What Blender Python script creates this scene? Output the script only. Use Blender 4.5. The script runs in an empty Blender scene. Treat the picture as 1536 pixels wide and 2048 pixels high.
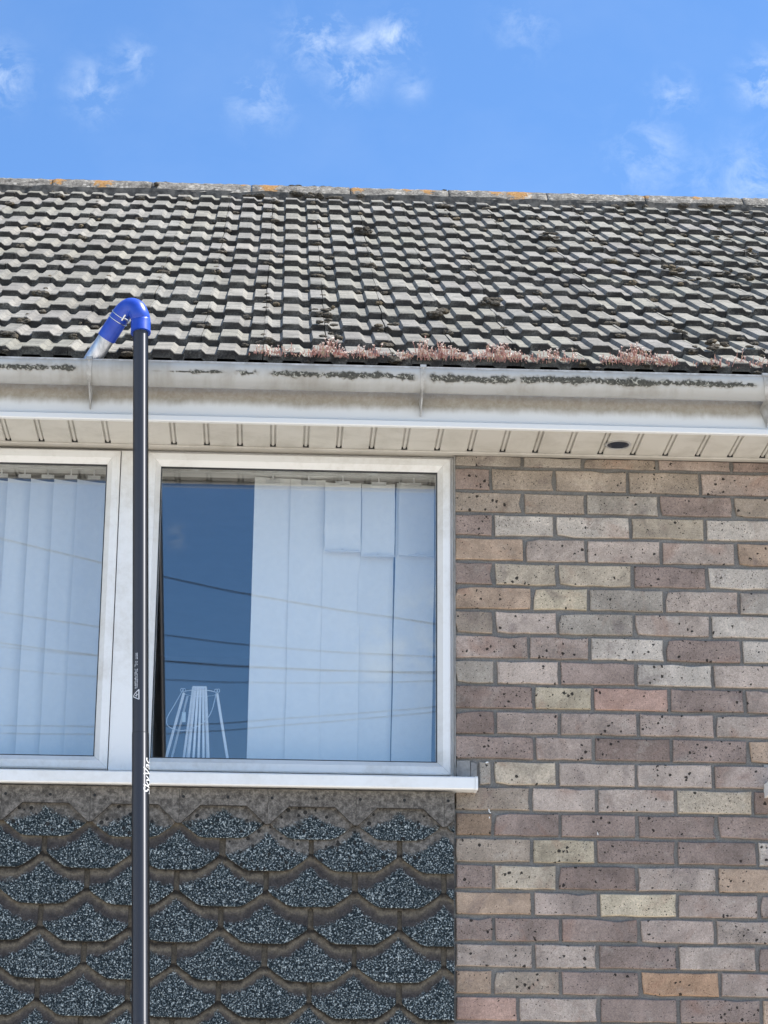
import bpy, bmesh, math, random
from mathutils import Vector, Matrix, noise
random.seed(7)
S = bpy.context.scene
COL = S.collection
ZO = 3.961                      # height above the ground of the local zero used for the facade (top of the brickwork)
R = math.radians

# ------------------------------------------------------------------ camera
cd = bpy.data.cameras.new("camera")
cam = bpy.data.objects.new("camera", cd); COL.objects.link(cam)
fw = Vector((0.04337926, 0.94930871, 0.31133779)); rt = Vector((0.99882048, -0.04801386, 0.0072329)); up = Vector((-0.02181479, -0.3106568, 0.95027179))
m = Matrix((rt, up, -fw)).transposed().to_4x4()
m.translation = Vector((-0.52696, -6.88604, -2.36101 + ZO))
cam.matrix_world = m
cd.sensor_fit = 'HORIZONTAL'; cd.sensor_width = 36; cd.lens = 36 * 4837.5 / 1536
cd.clip_start = .05; cd.clip_end = 2000
S.camera = cam

# ------------------------------------------------------------------ sky, sun, exposure
SUN = Vector((0.57, -0.05, 0.82)).normalized()
wd = bpy.data.worlds.new("World"); S.world = wd; wd.use_nodes = True
nt = wd.node_tree; N = nt.nodes; L = nt.links; N.clear()
sky = N.new('ShaderNodeTexSky'); sky.sky_type = 'NISHITA'; sky.sun_disc = False
sky.sun_elevation = math.asin(SUN.z); sky.sun_rotation = math.atan2(SUN.x, SUN.y)
sky.air_density = 1.0; sky.dust_density = .35; sky.ozone_density = 2.0; sky.altitude = 50
bg = N.new('ShaderNodeBackground'); out = N.new('ShaderNodeOutputWorld')
bg.inputs['Strength'].default_value = .15
tc = N.new('ShaderNodeTexCoord')

def wmath(op, a, b=None, c=None, clamp=False):
    n = N.new('ShaderNodeMath'); n.operation = op; n.use_clamp = clamp
    for i, v in enumerate((a, b, c)):
        if v is None: continue
        if isinstance(v, (int, float)): n.inputs[i].default_value = v
        else: L.new(v, n.inputs[i])
    return n.outputs[0]

def wnoise(scale, detail, rough, dist=0, stretch=(1, 1, 1), off=(0, 0, 0)):
    mp = N.new('ShaderNodeMapping'); mp.inputs['Scale'].default_value = stretch; mp.inputs['Location'].default_value = off
    L.new(tc.outputs['Generated'], mp.inputs['Vector'])
    n = N.new('ShaderNodeTexNoise'); n.inputs['Scale'].default_value = scale; n.inputs['Detail'].default_value = detail
    n.inputs['Roughness'].default_value = rough; n.inputs['Distortion'].default_value = dist
    L.new(mp.outputs[0], n.inputs['Vector']); return n.outputs['Fac']

# small wisps of cloud (centre direction, angular radius in degrees, strength)
wisps = [((0.0125, .8732, .4872), .9, .75), ((.025, .8795, .4752), .65, .9), ((.0428, .8715, .4885), .62, .85), ((.033, .874, .484), .8, .6),
         ((-.0631, .8764, .4774), .55, .5), ((-.078, .8814, .466), .75, .55), ((-.0114, .8845, .4664), .85, .5),
         ((-.1158, .8758, .4685), .75, .8), ((.0951, .8652, .4924), .8, .35), ((.1564, .8709, .4659), .6, .5),
         ((.1475, .8833, .4449), 1.1, .4), ((.1927, .8624, .4681), .7, .95), ((.1948, .8807, .4317), 1.3, .6), ((.0505, .8802, .4719), .45, .35),
         ((.17, .886, .432), 1.0, .3), ((.053, -.966, .258), 1.5, 1.1), ((.064, -.964, .262), .9, 1.1), ((.06, -.96, .275), .8, .8), ((-.0415, -.953, .300), .28, 1.0)]
acc = None
for c_, r_, s_ in wisps:
    c_ = Vector(c_).normalized()
    d = N.new('ShaderNodeVectorMath'); d.operation = 'DISTANCE'
    L.new(tc.outputs['Generated'], d.inputs[0]); d.inputs[1].default_value = c_
    t = wmath('DIVIDE', d.outputs['Value'], R(r_) * 1.15)
    t = wmath('MULTIPLY', t, t)
    t = wmath('MULTIPLY', wmath('POWER', 2.718, wmath('MULTIPLY', t, -1.9)), s_ * .72)
    acc = t if acc is None else wmath('MAXIMUM', acc, t)
det = wnoise(62, 9, .66, .35, (1, 1, 1.2), (3.1, .3, .7))
shape = wmath('SUBTRACT', det, .43, clamp=True)
shape = wmath('MULTIPLY', shape, 3.6)
near = wmath('MULTIPLY', acc, shape, clamp=True)
# scattered bright cloud added outside the view to lift light on the wall
big = wnoise(3.4, 9, .55, .35, (1, 1, 2.2), (1.7, 4.2, .4))
big = wmath('MULTIPLY', wmath('SUBTRACT', big, .47, clamp=True), 5.0, clamp=True)
dv = N.new('ShaderNodeVectorMath'); dv.operation = 'DISTANCE'; L.new(tc.outputs['Generated'], dv.inputs[0]); dv.inputs[1].default_value = (.04, .88, .47)
dm = N.new('ShaderNodeVectorMath'); dm.operation = 'DISTANCE'; L.new(tc.outputs['Generated'], dm.inputs[0]); dm.inputs[1].default_value = (.04, -.95, .31)
away = wmath('MULTIPLY', wmath('SUBTRACT', wmath('MINIMUM', dv.outputs['Value'], dm.outputs['Value']), .16, clamp=True), 3.0, clamp=True)
big = wmath('MULTIPLY', big, away)
haze = wmath('MULTIPLY', wmath('SUBTRACT', wnoise(9, 5, .6, .2, (1, 1, 1.6), (.2, .9, 2.)), .45, clamp=True), .55, clamp=True)
cl = wmath('MAXIMUM', wmath('MAXIMUM', near, big), wmath('MULTIPLY', haze, .3), clamp=True)
tint = N.new('ShaderNodeMix'); tint.data_type = 'RGBA'; tint.blend_type = 'MULTIPLY'; tint.inputs[0].default_value = 1
L.new(sky.outputs[0], tint.inputs[6]); tint.inputs[7].default_value = (.435, .60, .76, 1)
cm = N.new('ShaderNodeMix'); cm.data_type = 'RGBA'
L.new(cl, cm.inputs[0]); L.new(tint.outputs[2], cm.inputs[6]); cm.inputs[7].default_value = (3.3, 3.7, 4.1, 1)
L.new(cm.outputs[2], bg.inputs['Color']); L.new(bg.outputs[0], out.inputs[0])

sl = bpy.data.lights.new("sun", 'SUN'); sl.energy = 4.6; sl.angle = R(.53); sl.color = (1, .955, .89)
so = bpy.data.objects.new("sun", sl); COL.objects.link(so); so.rotation_euler = SUN.to_track_quat('Z', 'Y').to_euler(); so.location = (6, 4, 14)
vs = S.view_settings; vs.view_transform = 'Standard'; vs.look = 'None'; vs.gamma = 1; vs.exposure = 1.1; vs.use_curve_mapping = False
S.render.engine = 'CYCLES'
S.cycles.max_bounces = 8; S.cycles.transparent_max_bounces = 12; S.cycles.caustics_reflective = False; S.cycles.caustics_refractive = False

# ------------------------------------------------------------------ material helper
class Mat:
    def __init__(s, name, color=(.5, .5, .5), rough=.6, metal=0, spec=.5, coat=0):
        s.m = bpy.data.materials.new(name); s.m.use_nodes = True
        s.t = s.m.node_tree; s.n = s.t.nodes; s.l = s.t.links
        s.b = s.n['Principled BSDF']; s.b.inputs['Base Color'].default_value = (*color, 1)
        s.b.inputs['Roughness'].default_value = rough; s.b.inputs['Metallic'].default_value = metal
        s.b.inputs['Specular IOR Level'].default_value = spec; s.b.inputs['Coat Weight'].default_value = coat
        s.geo = None
    def pos(s, kind='world'):
        if kind == 'world':
            g = s.n.new('ShaderNodeNewGeometry'); return g.outputs['Position']
        return s.n.new('ShaderNodeTexCoord').outputs['Object']
    def _p(s, sock, v):
        if v is None: return
        if isinstance(v, (int, float, tuple)): sock.default_value = v
        else: s.l.new(v, sock)
    def math(s, op, a, b=None, c=None, clamp=False):
        n = s.n.new('ShaderNodeMath'); n.operation = op; n.use_clamp = clamp
        for i, v in enumerate((a, b, c)): s._p(n.inputs[i], v)
        return n.outputs[0]
    def vmath(s, op, a, b=None):
        n = s.n.new('ShaderNodeVectorMath'); n.operation = op
        s._p(n.inputs[0], a); s._p(n.inputs[1], b)
        return n.outputs[0]
    def noise(s, vec, scale, detail=4, rough=.55, dist=0):
        n = s.n.new('ShaderNodeTexNoise'); s.l.new(vec, n.inputs['Vector'])
        n.inputs['Scale'].default_value = scale; n.inputs['Detail'].default_value = detail
        n.inputs['Roughness'].default_value = rough; n.inputs['Distortion'].default_value = dist
        return n.outputs['Fac']
    def voro(s, vec, scale, out='Distance', rand=1.0, feature='F1'):
        n = s.n.new('ShaderNodeTexVoronoi'); s.l.new(vec, n.inputs['Vector']); n.feature = feature
        n.inputs['Scale'].default_value = scale; n.inputs['Randomness'].default_value = rand
        return n.outputs[out]
    def ramp(s, f, stops, interp='LINEAR'):
        n = s.n.new('ShaderNodeValToRGB'); s.l.new(f, n.inputs[0]); cr = n.color_ramp; cr.interpolation = interp
        while len(cr.elements) < len(stops): cr.elements.new(.5)
        for e, (p, c) in zip(cr.elements, stops):
            e.position = p; e.color = (*c, 1) if isinstance(c, tuple) else (c, c, c, 1)
        return n.outputs[0]
    def step(s, f, a, b):           # smooth 0..1 between a and b
        n = s.n.new('ShaderNodeMapRange'); n.interpolation_type = 'SMOOTHSTEP'
        s._p(n.inputs['Value'], f); n.inputs['From Min'].default_value = a; n.inputs['From Max'].default_value = b
        return n.outputs[0]
    def mix(s, f, a, b, mode='MIX'):
        n = s.n.new('ShaderNodeMix'); n.data_type = 'RGBA'; n.blend_type = mode
        s._p(n.inputs[0], f)
        for i, v in ((6, a), (7, b)):
            if isinstance(v, tuple): n.inputs[i].default_value = (*v, 1) if len(v) == 3 else v
            else: s.l.new(v, n.inputs[i])
        return n.outputs[2]
    def sep(s, v):
        n = s.n.new('ShaderNodeSeparateXYZ'); s.l.new(v, n.inputs[0]); return n.outputs
    def info(s, what):
        return s.n.new('ShaderNodeObjectInfo').outputs[what]
    def attr(s, name):
        n = s.n.new('ShaderNodeAttribute'); n.attribute_name = name; return n.outputs
    def color(s, c): s.l.new(c, s.b.inputs['Base Color'])
    def rough(s, c): s.l.new(c, s.b.inputs['Roughness'])
    def bump(s, h, strength=.5, dist=.002):
        n = s.n.new('ShaderNodeBump'); n.inputs['Strength'].default_value = strength; n.inputs['Distance'].default_value = dist
        s.l.new(h, n.inputs['Height'])
        s.l.new(n.outputs[0], s.b.inputs['Normal'])
    def offset(s, k=7.0):           # world position shifted by a random amount per object
        r = s.math('MULTIPLY', s.info('Random'), k)
        cx = s.n.new('ShaderNodeCombineXYZ'); s.l.new(r, cx.inputs[0]); s.l.new(r, cx.inputs[1]); s.l.new(r, cx.inputs[2])
        return s.vmath('ADD', s.pos(), cx.outputs[0])

# ------------------------------------------------------------------ object helpers
WL = {}
class MB:
    """collects geometry; vertices in local facade coordinates (z is lifted by ZO when linked)"""
    def __init__(s): s.v = []; s.f = []; s.sm = []
    def add(s, vs, fs, smooth=False):
        o = len(s.v); s.v += [tuple(v) for v in vs]
        for f in fs: s.f.append(tuple(i + o for i in f)); s.sm.append(smooth)
    def box(s, x0, x1, y0, y1, z0, z1):
        s.add([(x0, y0, z0), (x1, y0, z0), (x1, y1, z0), (x0, y1, z0), (x0, y0, z1), (x1, y0, z1), (x1, y1, z1), (x0, y1, z1)],
              [(0, 3, 2, 1), (4, 5, 6, 7), (0, 1, 5, 4), (1, 2, 6, 5), (2, 3, 7, 6), (3, 0, 4, 7)])
    def tube(s, pts, rad, n=12, cap=True, smooth=True):
        pts = [Vector(p) for p in pts]; rs = rad if isinstance(rad, (list, tuple)) else [rad] * len(pts)
        rings = []; prev = None
        for i, p in enumerate(pts):
            t = (pts[min(i + 1, len(pts) - 1)] - pts[max(i - 1, 0)]).normalized()
            if prev is None:
                a = Vector((0, 0, 1)) if abs(t.z) < .9 else Vector((1, 0, 0)); u = t.cross(a).normalized()
            else:
                u = (prev - t * prev.dot(t)).normalized()
            prev = u; w = t.cross(u)
            rings.append([p + (u * math.cos(2 * math.pi * k / n) + w * math.sin(2 * math.pi * k / n)) * rs[i] for k in range(n)])
        vs = [v for r in rings for v in r]; fs = []
        for i in range(len(pts) - 1):
            for k in range(n):
                a = i * n + k; b = i * n + (k + 1) % n; fs.append((a, b, b + n, a + n))
        s.add(vs, fs, smooth)
        if cap:
            s.add(rings[0], [tuple(range(n))[::-1]]); s.add(rings[-1], [tuple(range(n))])
    def mesh(s, name, mat, origin=(0, 0, 0)):
        me = bpy.data.meshes.new(name); o = Vector(origin)
        me.from_pydata([Vector(v) - o for v in s.v], [], s.f); me.materials.append(mat.m if isinstance(mat, Mat) else mat)
        me.polygons.foreach_set('use_smooth', s.sm); me.update(); return me
    def build(s, name, mat, parent=None, origin=(0, 0, 0)):
        return link(name, s.mesh(name, mat, origin), parent, origin)

def link(name, data, parent=None, origin=(0, 0, 0), lift=True):
    o = bpy.data.objects.new(name, data); COL.objects.link(o)
    w = Vector(origin) + Vector((0, 0, ZO if lift else 0)); WL[o.name] = w
    o.parent = parent
    o.location = w - (WL[parent.name] if parent else Vector((0, 0, 0)))
    return o
def tag(o, label=None, cat=None, group=None, kind=None):
    for k, v in (('label', label), ('category', cat), ('group', group), ('kind', kind)):
        if v: o[k] = v
    return o
def setx(me, fn): pass
def smooth(c_, sub=5):
    out_ = []
    for i in range(len(c_) - 1):
        p0, p1, p2, p3 = c_[max(i - 1, 0)], c_[i], c_[i + 1], c_[min(i + 2, len(c_) - 1)]
        for k in range(sub):
            t = k / sub; out_.append(.5 * ((2 * p1) + (p2 - p0) * t + (2 * p0 - 5 * p1 + 4 * p2 - p3) * t * t + (3 * p1 - 3 * p2 + p3 - p0) * t ** 3))
    return out_ + [c_[-1]]
def nz(x, y, z=0, s=1): return noise.noise(Vector((x * s, y * s, z * s)))
def normals(o):
    bm = bmesh.new(); bm.from_mesh(o.data); bmesh.ops.recalc_face_normals(bm, faces=bm.faces); bm.to_mesh(o.data); bm.free()

# ------------------------------------------------------------------ materials
def m_mortar():
    k = Mat('mortar', rough=.95, spec=.2); p = k.pos()
    a = k.noise(p, 9, 6, .6); b = k.noise(p, 240, 4, .7)
    c = k.ramp(a, [(.3, (.135, .120, .100)), (.55, (.195, .175, .145)), (.75, (.27, .245, .205))])
    c = k.mix(.35, c, k.ramp(b, [(.3, .12), (.7, .5)])); k.color(c)
    k.bump(b, .9, .004); return k
def m_brick():
    k = Mat('brick', rough=.9, spec=.2); p = k.offset(5.3); ob = k.info('Color')
    # broad drift of the firing colour inside a brick
    dr = k.noise(p, 9, 3, .6, .6)
    hsv = k.n.new('ShaderNodeHueSaturation'); k.l.new(ob, hsv.inputs['Color'])
    k.l.new(k.math('ADD', k.math('MULTIPLY', dr, 1.5), .27), hsv.inputs['Value']); hsv.inputs['Saturation'].default_value = 1.1
    c = k.mix(k.math('MULTIPLY', k.step(k.noise(p, 7, 3, .6, 1.), .55, .75), .4), hsv.outputs[0], (.30, .155, .105))
    c = k.mix(k.math('MULTIPLY', k.step(k.noise(p, 11, 4, .6, .5), .56, .72), .45), c, (.16, .125, .12))
    c = k.mix(k.math('MULTIPLY', k.step(k.noise(p, 15, 4, .65, .2), .55, .8), .45), c, (.47, .43, .37))
    # sanded surface: fine speckle
    f = k.noise(p, 300, 5, .8); f2 = k.noise(p, 120, 5, .8, .5)
    c = k.mix(.75, c, k.mix(1.0, c, k.ramp(f, [(.3, .45), (.5, .95), (.72, 1.45)]), 'MULTIPLY'))
    c = k.mix(.5, c, k.mix(1.0, c, k.ramp(f2, [(.35, .6), (.65, 1.25)]), 'MULTIPLY'))
    # black burnt pits, only in some bricks / some places
    wn = k.n.new('ShaderNodeTexNoise'); k.l.new(p, wn.inputs['Vector']); wn.inputs['Scale'].default_value = 130; wv = k.vmath('ADD', p, k.vmath('MULTIPLY', k.vmath('SUBTRACT', wn.outputs['Color'], (.5, .5, .5)), (.009, .009, .009)))
    v = k.voro(wv, 85); vs_ = k.voro(wv, 85, 'Color')
    cell = k.sep(vs_)[0]
    rad = k.math('MULTIPLY', k.math('POWER', k.step(cell, .50, 1.0), 2.6), .44)
    zone = k.step(k.noise(p, 6, 2, .5), .38, .58)
    rad = k.math('MULTIPLY', rad, zone)
    pit = k.math('LESS_THAN', v, k.math('ADD', rad, -.02))
    v2 = k.voro(wv, 230); cell2 = k.sep(k.voro(wv, 230, 'Color'))[1]
    pit2 = k.math('LESS_THAN', v2, k.math('SUBTRACT', k.math('MULTIPLY', k.step(cell2, .70, 1.), .40), .03))
    pits = k.math('MAXIMUM', pit, pit2)
    c = k.mix(k.math('MULTIPLY', pits, .92), c, (.022, .018, .016)); k.color(c)
    h = k.math('SUBTRACT', k.math('ADD', k.math('MULTIPLY', f2, .6), k.math('MULTIPLY', f, .5)), k.math('MULTIPLY', pits, .9))
    k.bump(h, .9, .005); return k
def m_upvc(name, dirt=.3, base=(.78, .79, .80)):
    k = Mat(name, base, rough=.33, spec=.5); p = k.pos()
    a = k.noise(p, 3.5, 6, .65, .4); b = k.noise(p, 45, 5, .7, .3)
    d = k.math('MULTIPLY', k.step(k.math('ADD', a, k.math('MULTIPLY', b, .4)), .62, .98), dirt)
    c = k.mix(d, base, (.44, .40, .33))
    sp = k.step(k.noise(p, 150, 3, .6), .74, .80); c = k.mix(k.math('MULTIPLY', sp, .35), c, (.2, .18, .15))
    k.color(c); k.rough(k.ramp(a, [(.3, .28), (.7, .5)])); k.bump(a, .08, .002); return k
def m_soffit():
    k = Mat('soffit_plastic', rough=.5); p = k.pos()
    a = k.noise(p, 6, 6, .7, .5); r = k.info('Random')
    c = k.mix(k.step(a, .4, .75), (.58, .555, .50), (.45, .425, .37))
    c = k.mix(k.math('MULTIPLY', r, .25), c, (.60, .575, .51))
    y = k.sep(p)[1]                       # browner and darker towards the wall side
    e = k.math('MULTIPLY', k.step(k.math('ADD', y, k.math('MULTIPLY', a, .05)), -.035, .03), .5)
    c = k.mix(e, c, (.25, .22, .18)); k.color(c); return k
def m_fascia():
    k = Mat('fascia_plastic', rough=.35); p = k.pos(); s_ = k.sep(p)
    a = k.noise(p, 5, 6, .65, .6); st = k.noise(k.vmath('MULTIPLY', p, (30., 30., 5.)), 1.2, 5, .6)
    f = k.noise(p, 60, 5, .7, .5)
    z = k.math('SUBTRACT', s_[2], ZO)
    g = k.step(k.math('ADD', z, k.math('ADD', k.math('MULTIPLY', a, .035), k.math('MULTIPLY', st, .02))), .150, .180)
    g = k.math('MULTIPLY', g, k.math('ADD', .5, k.math('MULTIPLY', f, .7)), clamp=True)
    c = k.mix(g, (.71, .705, .685), (.30, .26, .20))
    hair = k.step(k.math('ABSOLUTE', k.math('SUBTRACT', k.noise(p, 9, 2, .5, 1.2), .5)), .003, .0)
    c = k.mix(k.math('MULTIPLY', k.math('MULTIPLY', hair, k.step(a, .5, .62)), .4), c, (.3, .26, .2))
    k.color(c); return k
def m_gutter():
    k = Mat('gutter_plastic', rough=.38); p = k.pos(); at = k.attr('stain')
    a = k.noise(p, 4, 6, .65, .4); f = k.noise(p, 120, 5, .75, .4); st = k.noise(k.vmath('MULTIPLY', p, (40., 4., 4.)), 1., 5, .6)
    c = k.mix(k.step(k.math('ADD', a, k.math('MULTIPLY', st, .35)), .58, .95), (.40, .405, .40), (.27, .26, .235))
    s_ = k.math('MULTIPLY', at['Fac'], 1.)
    film = k.step(k.math('ADD', s_, k.math('MULTIPLY', f, .25)), .25, .62)
    crust = k.step(k.math('ADD', s_, k.math('MULTIPLY', k.math('SUBTRACT', f, .5), 1.1)), .55, .8)
    drip = k.step(k.noise(k.vmath('MULTIPLY', p, (70., 3., 3.)), 1., 4, .6), .55, .75); c = k.mix(k.math('MULTIPLY', drip, .22), c, (.36, .33, .28))
    c = k.mix(k.math('MULTIPLY', film, .5), c, (.30, .28, .24)); c = k.mix(k.math('MULTIPLY', crust, .95), c, k.mix(k.step(k.noise(p, 75, 4, .6, 1.5), .54, .62), k.ramp(f, [(.38, (.02, .02, .017)), (.62, (.075, .075, .06)), (.74, (.30, .29, .25))]), (.36, .355, .31)))
    k.color(c); k.rough(k.math('ADD', .35, k.math('MULTIPLY', film, .5))); k.bump(k.math('MULTIPLY', crust, f), .8, .004); return k
def m_tile():
    k = Mat('concrete_roof_tile', rough=.92, spec=.2); p = k.offset(4.1); ob = k.info('Color')
    a = k.noise(p, 14, 5, .65, .5); f = k.noise(p, 190, 5, .75); pr = k.pos('object')
    stv = k.vmath('MULTIPLY', pr, (60., 260., 60.)); st = k.noise(stv, 1., 5, .65, .6)
    c = k.mix(k.step(a, .35, .7), (.232, .221, .197), (.152, .145, .130))
    c = k.mix(1., c, ob, 'MULTIPLY')
    c = k.mix(.75, c, k.mix(1.0, c, k.ramp(st, [(.3, .62), (.5, 1.), (.7, 1.3)]), 'MULTIPLY'))
    c = k.mix(.5, c, k.mix(1.0, c, k.ramp(f, [(.3, .5), (.5, 1.), (.7, 1.4)]), 'MULTIPLY'))
    c = k.mix(k.math('MULTIPLY', k.step(k.noise(p, 26, 5, .7, .6), .58, .68), .75), c, (.075, .068, .058))
    li = k.step(k.noise(p, 33, 4, .6, .3), .70, .73); c = k.mix(k.math('MULTIPLY', li, .7), c, (.52, .50, .44))
    y = k.sep(pr)[1]                      # nose and lower lip turn near black
    nose = k.step(k.math('ADD', y, k.math('MULTIPLY', k.math('SUBTRACT', f, .5), .006)), .0035, -.0005)
    c = k.mix(nose, c, k.mix(k.step(a, .3, .7), (.030, .028, .027), (.058, .054, .050)))
    k.color(c); k.bump(k.math('ADD', k.math('MULTIPLY', f, .5), st), .7, .003); return k
def m_ridge():
    k = Mat('ridge_tile_concrete', rough=.95, spec=.2); p = k.pos()
    a = k.noise(p, 24, 8, .8, .6); f = k.noise(p, 120, 5, .8)
    c = k.ramp(a, [(.33, (.05, .047, .042)), (.44, (.15, .14, .125)), (.54, (.25, .235, .21)), (.66, (.50, .47, .41))])
    c = k.mix(.7, c, k.mix(1., c, k.ramp(f, [(.3, .4), (.5, 1.), (.68, 1.7)]), 'MULTIPLY'))
    wl = k.step(k.voro(p, 38), .36, .22); c = k.mix(k.math('MULTIPLY', k.math('MULTIPLY', wl, k.step(k.noise(p, 12, 3), .5, .6)), .7), c, (.55, .52, .47))
    zone = k.attr('lichen')['Fac']
    og = k.step(k.math('ADD', zone, k.math('MULTIPLY', k.math('SUBTRACT', k.noise(p, 55, 4, .7), .5), 1.6)), .45, .62)
    c = k.mix(og, c, k.ramp(f, [(.35, (.25, .12, .035)), (.6, (.46, .27, .11)), (.75, (.55, .45, .30))]))
    k.color(c); k.bump(k.math('ADD', a, f), 1., .012); return k
def m_moss():
    k = Mat('moss', rough=1, spec=.05); p = k.pos()
    f = k.noise(p, 160, 5, .8); a = k.noise(p, 14, 3)
    c = k.ramp(f, [(.3, (.030, .026, .020)), (.52, (.10, .088, .072)), (.68, (.23, .21, .175))])
    c = k.mix(k.step(a, .5, .7), c, k.mix(1., c, (1.5, 1.35, 1.1), 'MULTIPLY'))
    k.color(c); k.bump(f, 1., .008); return k
def m_shingle():
    k = Mat('mineral_felt_shingle', rough=.9, spec=.25); pr = k.pos('object'); p = k.offset(3.7)
    x, y, z = k.sep(pr)[0], None, k.sep(pr)[2]; ax = k.math('ABSOLUTE', x); typ = k.sep(k.info('Color'))
    w = k.math('ADD', k.math('MULTIPLY', k.math('SUBTRACT', k.noise(p, 42, 5, .7), .5), .030), k.math('MULTIPLY', k.math('SUBTRACT', k.info('Random'), .5), .010))
    g = k.math('POWER', k.math('DIVIDE', ax, .050), 1.15)
    vl = k.math('ADD', .053, k.math('MULTIPLY', .070, k.math('POWER', 2.718, k.math('MULTIPLY', g, -1.))))
    vl = k.math('MULTIPLY', vl, typ[0])                       # worn rows keep less of their granules
    f = k.voro(p, 420); f1 = k.noise(p, 215, 3, .7, .3); gm = k.step(k.math('SUBTRACT', k.math('ADD', z, k.math('MULTIPLY', w, 1.6)), vl), .010, -.008)
    gm = k.math('MULTIPLY', gm, k.step(k.math('ADD', f1, k.math('MULTIPLY', gm, .8)), .62, .84))
    gran = k.ramp(f1, [(.42, (.006, .011, .014)), (.52, (.030, .043, .048)), (.585, (.17, .195, .195)), (.665, (.62, .65, .62))])
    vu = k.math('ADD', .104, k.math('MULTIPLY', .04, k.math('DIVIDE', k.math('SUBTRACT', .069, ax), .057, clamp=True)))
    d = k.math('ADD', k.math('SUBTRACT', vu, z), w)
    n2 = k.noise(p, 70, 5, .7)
    felt = k.ramp(d, [(.0, (.026, .022, .018)), (.003, (.045, .038, .030)), (.008, (.095, .078, .058)), (.014, (.140, .116, .084)), (.024, (.075, .063, .052)), (.036, (.046, .040, .038)), (.09, (.052, .046, .043))])  # first stops paint the shadow line below the upper tab's edge into the felt
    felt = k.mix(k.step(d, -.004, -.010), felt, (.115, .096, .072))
    worn = k.mix(k.step(n2, .35, .7), (.095, .085, .074), (.175, .157, .136))
    felt = k.mix(typ[1], felt, worn)
    felt = k.mix(.7, felt, k.mix(1., felt, k.ramp(n2, [(.3, .45), (.6, 1.3)]), 'MULTIPLY')); felt = k.mix(.6, felt, k.mix(1., felt, k.ramp(f1, [(.35, .6), (.65, 1.4)]), 'MULTIPLY'))
    c = k.mix(gm, felt, gran)
    pv = k.voro(p, 62); pc = k.sep(k.voro(p, 62, 'Color'))[0]
    pit = k.math('LESS_THAN', pv, k.math('SUBTRACT', k.math('MULTIPLY', k.step(pc, .3, 1.), .46), .05))
    pit = k.math('MULTIPLY', pit, typ[2]); c = k.mix(k.math('MULTIPLY', pit, .9), c, (.018, .017, .016))
    k.color(c); k.bump(k.math('SUBTRACT', k.math('ADD', k.math('MULTIPLY', gm, f1), k.math('MULTIPLY', n2, .4)), k.math('MULTIPLY', pit, .5)), .8, .003)
    return k
def m_simple_noise(name, c0, c1, scale=30, rough=.6, bump=.3, **kw):
    k = Mat(name, c0, rough=rough, **kw); p = k.pos(); a = k.noise(p, scale, 5, .65)
    k.color(k.mix(k.step(a, .3, .7), c0, c1)); k.bump(a, bump, .003); return k
def m_glass():
    m_ = bpy.data.materials.new('window_glass'); m_.use_nodes = True; t = m_.node_tree; n = t.nodes; n.clear()
    o = n.new('ShaderNodeOutputMaterial'); tr = n.new('ShaderNodeBsdfTransparent'); tr.inputs[0].default_value = (.985, .995, .99, 1)
    g = n.new('ShaderNodeBsdfGlossy'); g.inputs['Roughness'].default_value = .004; g.inputs[0].default_value = (1, 1, 1, 1)
    fr = n.new('ShaderNodeLayerWeight'); fr.inputs[0].default_value = .5
    pw = n.new('ShaderNodeMath'); pw.operation = 'POWER'; pw.inputs[1].default_value = 5; t.links.new(fr.outputs['Facing'], pw.inputs[0])
    ma = n.new('ShaderNodeMath'); ma.operation = 'MULTIPLY_ADD'; ma.inputs[1].default_value = .86; ma.inputs[2].default_value = .125; t.links.new(pw.outputs[0], ma.inputs[0]); mx = n.new('ShaderNodeMixShader')
    ge = n.new('ShaderNodeNewGeometry'); ns = n.new('ShaderNodeTexNoise'); ns.inputs['Scale'].default_value = 2.2; ns.inputs['Detail'].default_value = 1
    bp = n.new('ShaderNodeBump'); bp.inputs['Strength'].default_value = .05; bp.inputs['Distance'].default_value = .004
    t.links.new(ge.outputs['Position'], ns.inputs['Vector']); t.links.new(ns.outputs['Fac'], bp.inputs['Height']); t.links.new(bp.outputs[0], g.inputs['Normal'])
    t.links.new(ma.outputs[0], mx.inputs[0]); t.links.new(tr.outputs[0], mx.inputs[1]); t.links.new(g.outputs[0], mx.inputs[2]); t.links.new(mx.outputs[0], o.inputs[0]); return m_
MORTAR = m_mortar(); BRICK = m_brick(); UPVC = m_upvc('white_upvc', .5, (.76, .755, .735)); SILLM = m_upvc('white_sill_upvc', .3, (.77, .765, .745))
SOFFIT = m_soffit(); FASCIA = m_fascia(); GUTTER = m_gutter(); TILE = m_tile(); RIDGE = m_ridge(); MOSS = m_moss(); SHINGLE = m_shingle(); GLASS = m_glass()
BITUMEN = m_simple_noise('bitumen_core', (.012, .011, .010), (.03, .027, .024), 60, .9)
DARK = Mat('dark_gap', (.012, .012, .012), .8); RUBBER = Mat('black_gasket', (.02, .02, .022), .5)
SEAL = m_simple_noise('grey_sealant', (.30, .29, .27), (.17, .16, .15), 25, .7)
FELT = m_simple_noise('roof_underlay', (.03, .028, .026), (.05, .045, .04), 20, .95)
BEDM = m_simple_noise('ridge_bedding_mortar', (.04, .037, .033), (.15, .138, .12), 30, .98, .9)
BRACK = m_simple_noise('bracket_plastic', (.46, .46, .45), (.24, .23, .21), 22, .35)
BLIND = m_simple_noise('blind_fabric', (.80, .805, .79), (.76, .765, .75), 60, .85, .1)
CHAIN = Mat('blind_weight_plastic', (.62, .63, .64), .5)
INNER = m_simple_noise('interior_plaster', (.22, .22, .21), (.19, .19, .18), 4, .9, .05)
CARPET = m_simple_noise('interior_carpet', (.06, .055, .05), (.08, .07, .065), 60, 1, .2)
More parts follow.
